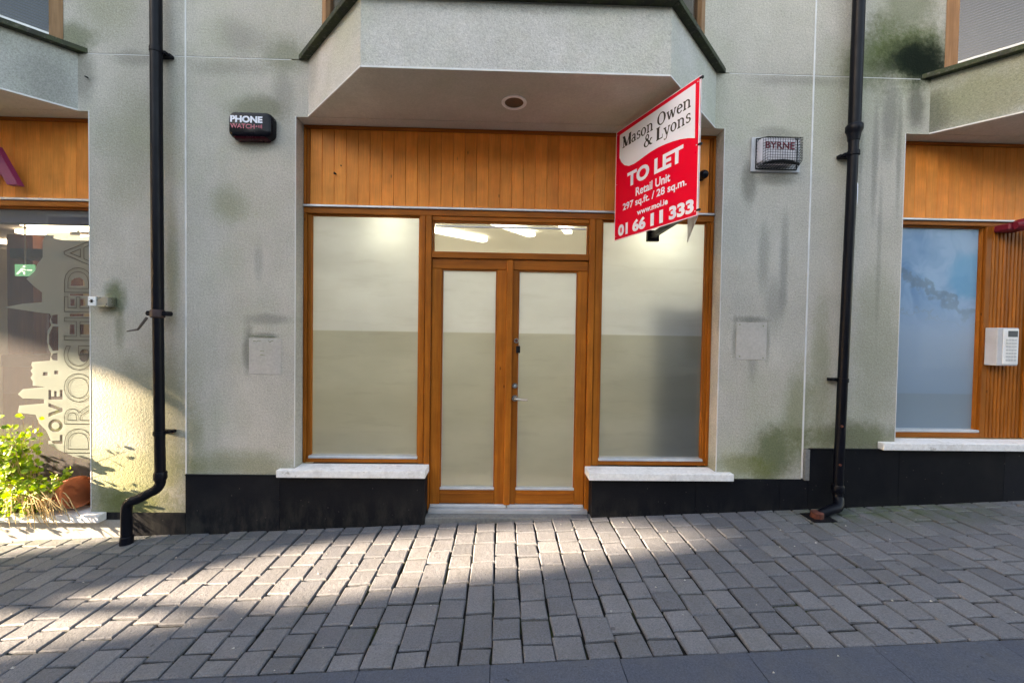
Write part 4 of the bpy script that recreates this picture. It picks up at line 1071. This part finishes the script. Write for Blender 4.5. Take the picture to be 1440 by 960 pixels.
# the twin board behind, from the same outer edge back to the wall
E0 = B(.833, 0); E1 = Vector((1.462, -.050, E0.z))
d_ = (E1 - E0).normalized(); n_ = Vector((-d_.y, d_.x, 0))
MB().slab([E0, E1, E1 + DN * .902 * K, E0 + DN * .902 * K], n_ * -.004).build('rear_board', plain('white_board_back', (.62, .63, .68), .5), sb)
for v in (.016, .443, .868):
    MB().cyl(B(.828, v, .004), NB * -1, .007, .016, 10).build('fixing', M['rubber'], sb)
    MB().slab([B(.822, v - .008, .002), B(.845, v - .008, .002), B(.845, v + .006, .002), B(.822, v + .006, .002)], NB * -.012).build('fixing', M['rubber'], sb)
for v in (.03, .44, .87): MB().cyl(B(.81, v, .0015), NB, .004, .0015, 8).build('fixing', M['alu'], sb)
for v in (.03, .44, .87): MB().cyl(B(.02, v, .0015), NB, .003, .0015, 8).build('fixing', M['alu'], sb)
# steel arms fixing the board to the shopfront
for z in (2.30, 2.95): MB().cbox(1.215, 1.255, -.60, .118, z - .02, z + .02, .003).build('bracket_arm', M['rubber'], sb)
MB().cbox(1.19, 1.29, .085, .119, 2.255, 2.345, .003).build('bracket_foot', M['rubber'], sb)
MB().cbox(1.19, 1.29, .085, .119, 2.905, 2.995, .003).build('bracket_foot', M['rubber'], sb)

# ------------------------------------------------------------------ film on the left shop window
YG = YT + 0.05 - .004
t = NT('frosted_lettering'); P = t.pos()
a_ = t.n('BsdfTranslucent', {'Color': (0.88, 0.86, 0.82, 1)}); b_ = t.n('BsdfDiffuse', {'Color': (0.30, 0.36, 0.33, 1)})
tr_ = t.n('BsdfTransparent', {'Color': (0.9, 0.9, 0.9, 1)})
M['frost'] = t.surf(t.n('MixShader', {0: 0.15, 1: t.n('MixShader', {0: .5, 1: a_, 2: b_}), 2: tr_}))
wd_ = thing('window_decal', 'frosted skyline film reading LOVE DROGHEDA sideways on the left shop window', 'window film', (-3.7, YG, .4))
sky_px = [(111, 317), (107.5, 327), (66, 327), (60, 339), (60, 362), (52, 372), (50, 380), (37, 392), (47, 402), (59, 411), (59, 425), (32, 427), (6, 432), (32, 436), (60, 440),
          (70, 441), (72, 445), (70, 451), (72, 457), (67, 465), (66, 480), (69, 492), (72, 497), (70, 507), (45, 509), (44, 513), (46, 517), (43, 521), (46, 526), (43, 531), (46, 536), (46, 542), (64, 544), (32, 547), (25, 554), (32, 560), (62, 561), (62, 567), (27, 570), (25, 580), (50, 583), (55, 595), (65, 605), (72, 620), (82, 632), (105, 642), (140, 648), (140, 330), (113, 334)]
def holes_px():
    H = []
    for y0_, y1_ in ((442, 456), (496, 507)):   # arches of the viaduct
        H.append([(81, y0_), (74, y0_ + 1), (71.5, (y0_ + y1_) / 2), (74, y1_ - 1), (81, y1_)])
    H.append([(82, 459), (74, 459), (69, 470), (69, 484), (74, 493), (82, 493)])
    for x0_, x1_, y0_, y1_ in ((60, 67, 523, 528), (76, 82, 521, 526), (98, 126, 413, 416), (98, 126, 441, 445), (99, 105, 420, 430), (113, 120, 420, 430), (98, 105, 456, 470), (113, 126, 456, 470)):
        H.append([(x0_, y0_), (x1_, y0_), (x1_, y1_), (x0_, y1_)])
    H.append([(99, 402), (100, 395), (105, 391), (112, 390), (118, 394), (120, 402)])
    for cx_, cy_ in ((118, 500),): H.append([(cx_ + 7 * math.cos(R(a)), cy_ + 9 * math.sin(R(a))) for a in range(0, 360, 30)])
    return H
cu = bpy.data.curves.new('decal', 'CURVE'); cu.dimensions = '2D'; cu.fill_mode = 'FRONT'; cu.resolution_u = 3
def add_poly(pp):
    s = cu.splines.new('POLY'); s.points.add(len(pp) - 1)
    for i, p in enumerate(pp): s.points[i].co = (p[0], p[1], 0, 1)
    s.use_cyclic_u = True
loc2 = lambda px, py: (at(px, py, YG).x, at(px, py, YG).z)
add_poly([loc2(*p) for p in sky_px])
for h in holes_px(): add_poly([loc2(*p) for p in h])
def stroke_holes():     # L O V E reading upwards, cut out of the film
    # word runs up; letter tops point left
    def rect(a0, a1, b0, b1): return [(b0, -a0), (b0, -a1), (b1, -a1), (b1, -a0)]
    org = (68.5, 624.0)      # start of the word, cap line left at x = 68, base line at x = 88
    def tr(poly): return [(88 - v * 20, 624 - u * 76) for u, v in poly]
    out = []
    out.append(tr([(0, 0), (.17, 0), (.17, .20), (.06, .20), (.06, 1), (0, 1)]))
    out.append(tr([(.34 + .12 * math.cos(R(a)), .5 + .52 * math.sin(R(a))) for a in range(0, 360, 20)]))
    out.append(tr([(.34 + .065 * math.cos(R(a)), .5 + .27 * math.sin(R(a))) for a in range(0, 360, 20)]))
    out.append(tr([(.50, 1), (.60, 0), (.66, 0), (.76, 1), (.69, 1), (.63, .32), (.57, 1)]))
    out.append(tr([(.82, 0), (1.0, 0), (1.0, .2), (.88, .2), (.88, .42), (.98, .42), (.98, .6), (.88, .6), (.88, .8), (1.0, .8), (1.0, 1), (.82, 1)]))
    return out
for h in stroke_holes(): add_poly([loc2(*p) for p in h])
ob = bpy.data.objects.new('tmp', cu); COL.objects.link(ob)
dg = bpy.context.evaluated_depsgraph_get(); dg.update()
me = bpy.data.meshes.new_from_object(ob.evaluated_get(dg)); 
m = MB().add([(v.co.x, YG, v.co.y) for v in me.vertices], [tuple(p.vertices) for p in me.polygons]); m.build('skyline', M['frost'], wd_)
COL.objects.unlink(ob); bpy.data.objects.remove(ob)
# large DROGHEDA outlines
o0 = at(127, 637, YG - .003); o1 = at(127, 337, YG - .003); o2 = at(90, 637, YG - .003)
m = put_text(MB(), 'DROGHEDA', o0 + Vector((.02, 0, 0)), (o1 - o0), Vector((o2.x - o0.x - .02, 0, 0)), (0, -1, 0), .0005, outline=True, bevel=.007)
m.build('lettering', plain('decal_outline', (.20, .19, .18), .7), wd_)

# ------------------------------------------------------------------ plant and pot on the left sill
pp_ = thing('flower_pot', 'terracotta pot lying on the left sill under dried stems', 'flower pot', (-3.42, .02, .0))
c0 = Vector((-3.50, 0.02, 0.125)); ax = Vector((.90, -.12, .22)).normalized()
m = MB(); m.tube([c0 - ax * .13, c0 + ax * .10, c0 + ax * .10, c0 + ax * .145, c0 + ax * .145, c0 + ax * .11], [.070, .108, .120, .122, .108, .100], 24)
m.build('pot', plain('terracotta', (0.48, 0.13, 0.05), .8, var=.25, bump=.2), pp_, smooth=True)
t = NT('leaf'); P = t.pos(); rn = t.n('Attribute', attribute_name='tint', out=2)
c = t.mix(rn, (0.10, 0.20, 0.018), (0.34, 0.46, 0.03))
dif = t.n('BsdfPrincipled', {'Base Color': c, 'Roughness': .5}); trn = t.n('BsdfTranslucent', {'Color': t.mix(1, c, (1.6, 1.6, .6), 'MULTIPLY')})
M['leaf'] = t.surf(t.n('MixShader', {0: .4, 1: dif, 2: trn}))
M['stem'] = plain('dry_stem', (0.50, 0.36, 0.17), .8, var=.3, scale=20)
M['soil'] = plain('dark_soil', (0.03, 0.022, 0.015), .95, bump=.5)
pl_ = thing('trailing_plant', 'bushy bright green trailing plant on the left sill at the photo edge', 'plant', (-3.9, -.02, 0))
rp = random.Random(11)
MB().cbox(-4.7, -3.64, -.045, .10, .001, .10, .01).build('trough', plain('planter_trough', (.06, .05, .04), .8), pl_)
stems = MB(); lv = []; lf = []; lt = []
def leaf(p, d, s, tn):
    d = d.normalized(); sd = d.cross(Vector((rp.uniform(-.4, .4), rp.uniform(-1, -.3), rp.uniform(-.2, .9)))).normalized(); up = sd.cross(d)
    b = len(lv)
    lv.extend([p, p + d * s * .35 + sd * s * .45 + up * s * .08, p + d * s * .8 + sd * s * .38, p + d * s * 1.05 + up * -s * .1, p + d * s * .8 - sd * s * .38, p + d * s * .35 - sd * s * .45 + up * s * .08, p + d * s * .5 + up * s * .02])
    for q in ((0, 1, 6), (1, 2, 6), (2, 3, 6), (3, 4, 6), (4, 5, 6), (5, 0, 6)): lf.append(tuple(b + i for i in q)); lt.append(tn)
def strand(p0, p1, sag, nleaf, ls, r=.004):
    pts = []
    for i in range(8):
        f_ = i / 7; q = p0.lerp(p1, f_) + Vector((rp.uniform(-.01, .01), rp.uniform(-.01, .01), sag * 4 * f_ * (1 - f_) + rp.uniform(-.008, .008))); pts.append(q)
    stems.tube(pts, [r * (1 - .1 * i) for i in range(8)], 5)
    for k in range(nleaf):
        f_ = rp.uniform(.15, 1); i = min(int(f_ * 7), 6); q = pts[i].lerp(pts[i + 1], f_ * 7 - i)
        leaf(q + Vector((rp.gauss(0, .012), rp.gauss(0, .012), rp.gauss(0, .012))), Vector((rp.uniform(-1, 1), rp.uniform(-1, .2), rp.uniform(-.5, .8))), ls * rp.uniform(.6, 1.2), rp.random())
for i in range(230):
    x = rp.uniform(-4.45, -3.50); p0 = Vector((x, rp.uniform(-.03, .08), .09))
    top = .66 if -4.0 < x < -3.74 else (.48 if x < -3.68 else .24)
    strand(p0, p0 + Vector((rp.uniform(-.16, .14), rp.uniform(-.22, -.02), rp.uniform(.35, 1.05) * top)), .02, 13, .036, .0028)
for i in range(90):
    x = rp.uniform(-4.5, -3.62); p0 = Vector((x, -.04, .10))
    strand(p0, p0 + Vector((rp.uniform(-.12, .14), rp.uniform(-.12, -.02), -rp.uniform(.02, .14))), .06, 9, .030, .0025)
for i in range(7):     # taller leafy shoots
    x = rp.uniform(-3.98, -3.76); p0 = Vector((x, .0, .10)); strand(p0, Vector((x + rp.uniform(-.05, .05), rp.uniform(-.06, .02), rp.uniform(.50, .66))), 0, 26, .038, .003)
me = bpy.data.meshes.new('leaves'); me.from_pydata([v - wloc(pl_) for v in lv], [], lf); me.materials.append(M['leaf'])
q_ = me.attributes.new('tint', 'FLOAT', 'FACE'); q_.data.foreach_set('value', lt)
o = bpy.data.objects.new('leaves', me); COL.objects.link(o); o.parent = pl_; o['kind'] = 'stuff'
stems.build('stems', M['stem'], pl_)
ds = MB()
for i in range(60):    # dried stems arching over the pot and hanging on the sill
    x = rp.uniform(-3.80, -3.45); p0 = Vector((x, rp.uniform(-.12, -.03), rp.uniform(.08, .26)))
    p1 = Vector((x + rp.uniform(.05, .34), rp.uniform(-.19, -.07), rp.uniform(-.06, .12)))
    if p1.x > -3.28: p1.x = -3.29 + rp.uniform(-.03, .03)
    pts = [p0.lerp(p1, k / 6) + Vector((0, 0, rp.uniform(.03, .11) * 4 * (k / 6) * (1 - k / 6))) for k in range(7)]
    ds.tube(pts, [.0045, .0042, .004, .0036, .003, .0026, .002], 5)
ds.build('dried_stems', M['stem'], pp_, stuff=True)

# ------------------------------------------------------------------ the street around: what shades and mirrors
M['far_wall'] = render_mat('far_render', (0.40, 0.385, 0.36), [], speck=.05)
ob_ = thing('facing_building', 'plain rendered building on the other side of the street, behind the viewer', 'building', (6, -9.5, 0))
MB().box(-16, 26, -13, -9.5, -1.5, 5.6).build('wall', M['far_wall'], ob_)
for i in range(12):
    for z0_, z1_ in ((0.6, 2.4), (3.6, 5.0)):
        x = -14.5 + i * 3.4
        w_ = MB().box(x, x + 1.5, -9.502, -9.44, z0_, z1_).build('window', M['white'], ob_)
        MB().box(x + .08, x + 1.42, -9.438, -9.430, z0_ + .08, z1_ - .08).build('pane', M['rubber'], w_)
# added out of view: gaps in this screen shape the sun patches
GX = -20.0
def uv(u, v, X=GX):
    y = (u + X * math.sin(SUN_A)) / math.cos(SUN_A)
    z = (v - (X * math.cos(SUN_A) + y * math.sin(SUN_A)) * math.sin(SUN_E)) / math.cos(SUN_E)
    return y, z
sun_scr = thing('sun_gap_screen', 'unseen screen wall added across the left of the street, its gaps shaping the sun patches', 'building', (GX, -5, -1))
Z0, Z1 = -1.5, 15
def yz(pts, x=GX): return [(x, *uv(u, v, x)) for u, v in pts]
def wall_piece(pts): MB().slab(pts, (-.5, 0, 0)).build('wall', M['far_wall'], sun_scr)
def foot(u): return (GX, uv(u, 0)[0], Z0)
jam = yz([(-.65, -.567), (-.935, .53)])
wall_piece([(GX, -26, Z0), foot(-.62)] + jam + [(GX, -26, jam[1][2])])
wall_piece([foot(.0)] + [foot(.60)] + yz([(.60, .298), (-.36, .30), (-.34, .22), (-.12, -.06), (.10, -.505), (-.06, -.885)]))
wall_piece([foot(1.4), (GX, 5.5, Z0), (GX, 5.5, yz([(1.4, .30)])[0][2])] + yz([(1.4, .30)]))
lt_ = yz([(-.935, .532), (-.36, .302), (.60, .300), (1.4, .302)])
wall_piece([(GX, -26, Z1), (GX, -26, lt_[0][2])] + lt_ + [(GX, 5.5, lt_[-1][2]), (GX, 5.5, Z1)])
# bare tree added out of view; one limb streaks the pavement with shade
tr = thing('shadow_tree', 'bare tree added out of view on the left, its limb shading the pavement', 'tree', (-10, -2.35, gz(-10)))
bt_ = uv(.35, 0, -10)[0]
MB().tube([(-10, bt_, gz(-10) - .1), (-10, bt_ + .02, 1.2), (-10.02, bt_, 2.4), (-9.98, bt_ + .05, 4.2), (-10, bt_, 6)], [.13, .11, .09, .06, .02], 12).build('trunk', M['brown'], tr, smooth=True)
def limb(pts, r0, r1):
    q = [(-10, *uv(u, v, -10)) for u, v in pts]; n = len(q)
    MB().tube(q, [r0 + (r1 - r0) * i / (n - 1) for i in range(n)], 8).build('limb', M['brown'], tr, smooth=True)
limb([(.34, -1.25), (.10, -1.12), (-.17, -.95), (-.33, -.78), (-.50, -.62), (-.70, -.52)], .050, .030)
limb([(.34, -.30), (.55, -.10), (.8, .25), (1.1, .9)], .04, .012)
limb([(.35, .5), (.1, .8), (-.3, 1.4)], .04, .012)
sc.render.resolution_x = 1024; sc.render.resolution_y = 682
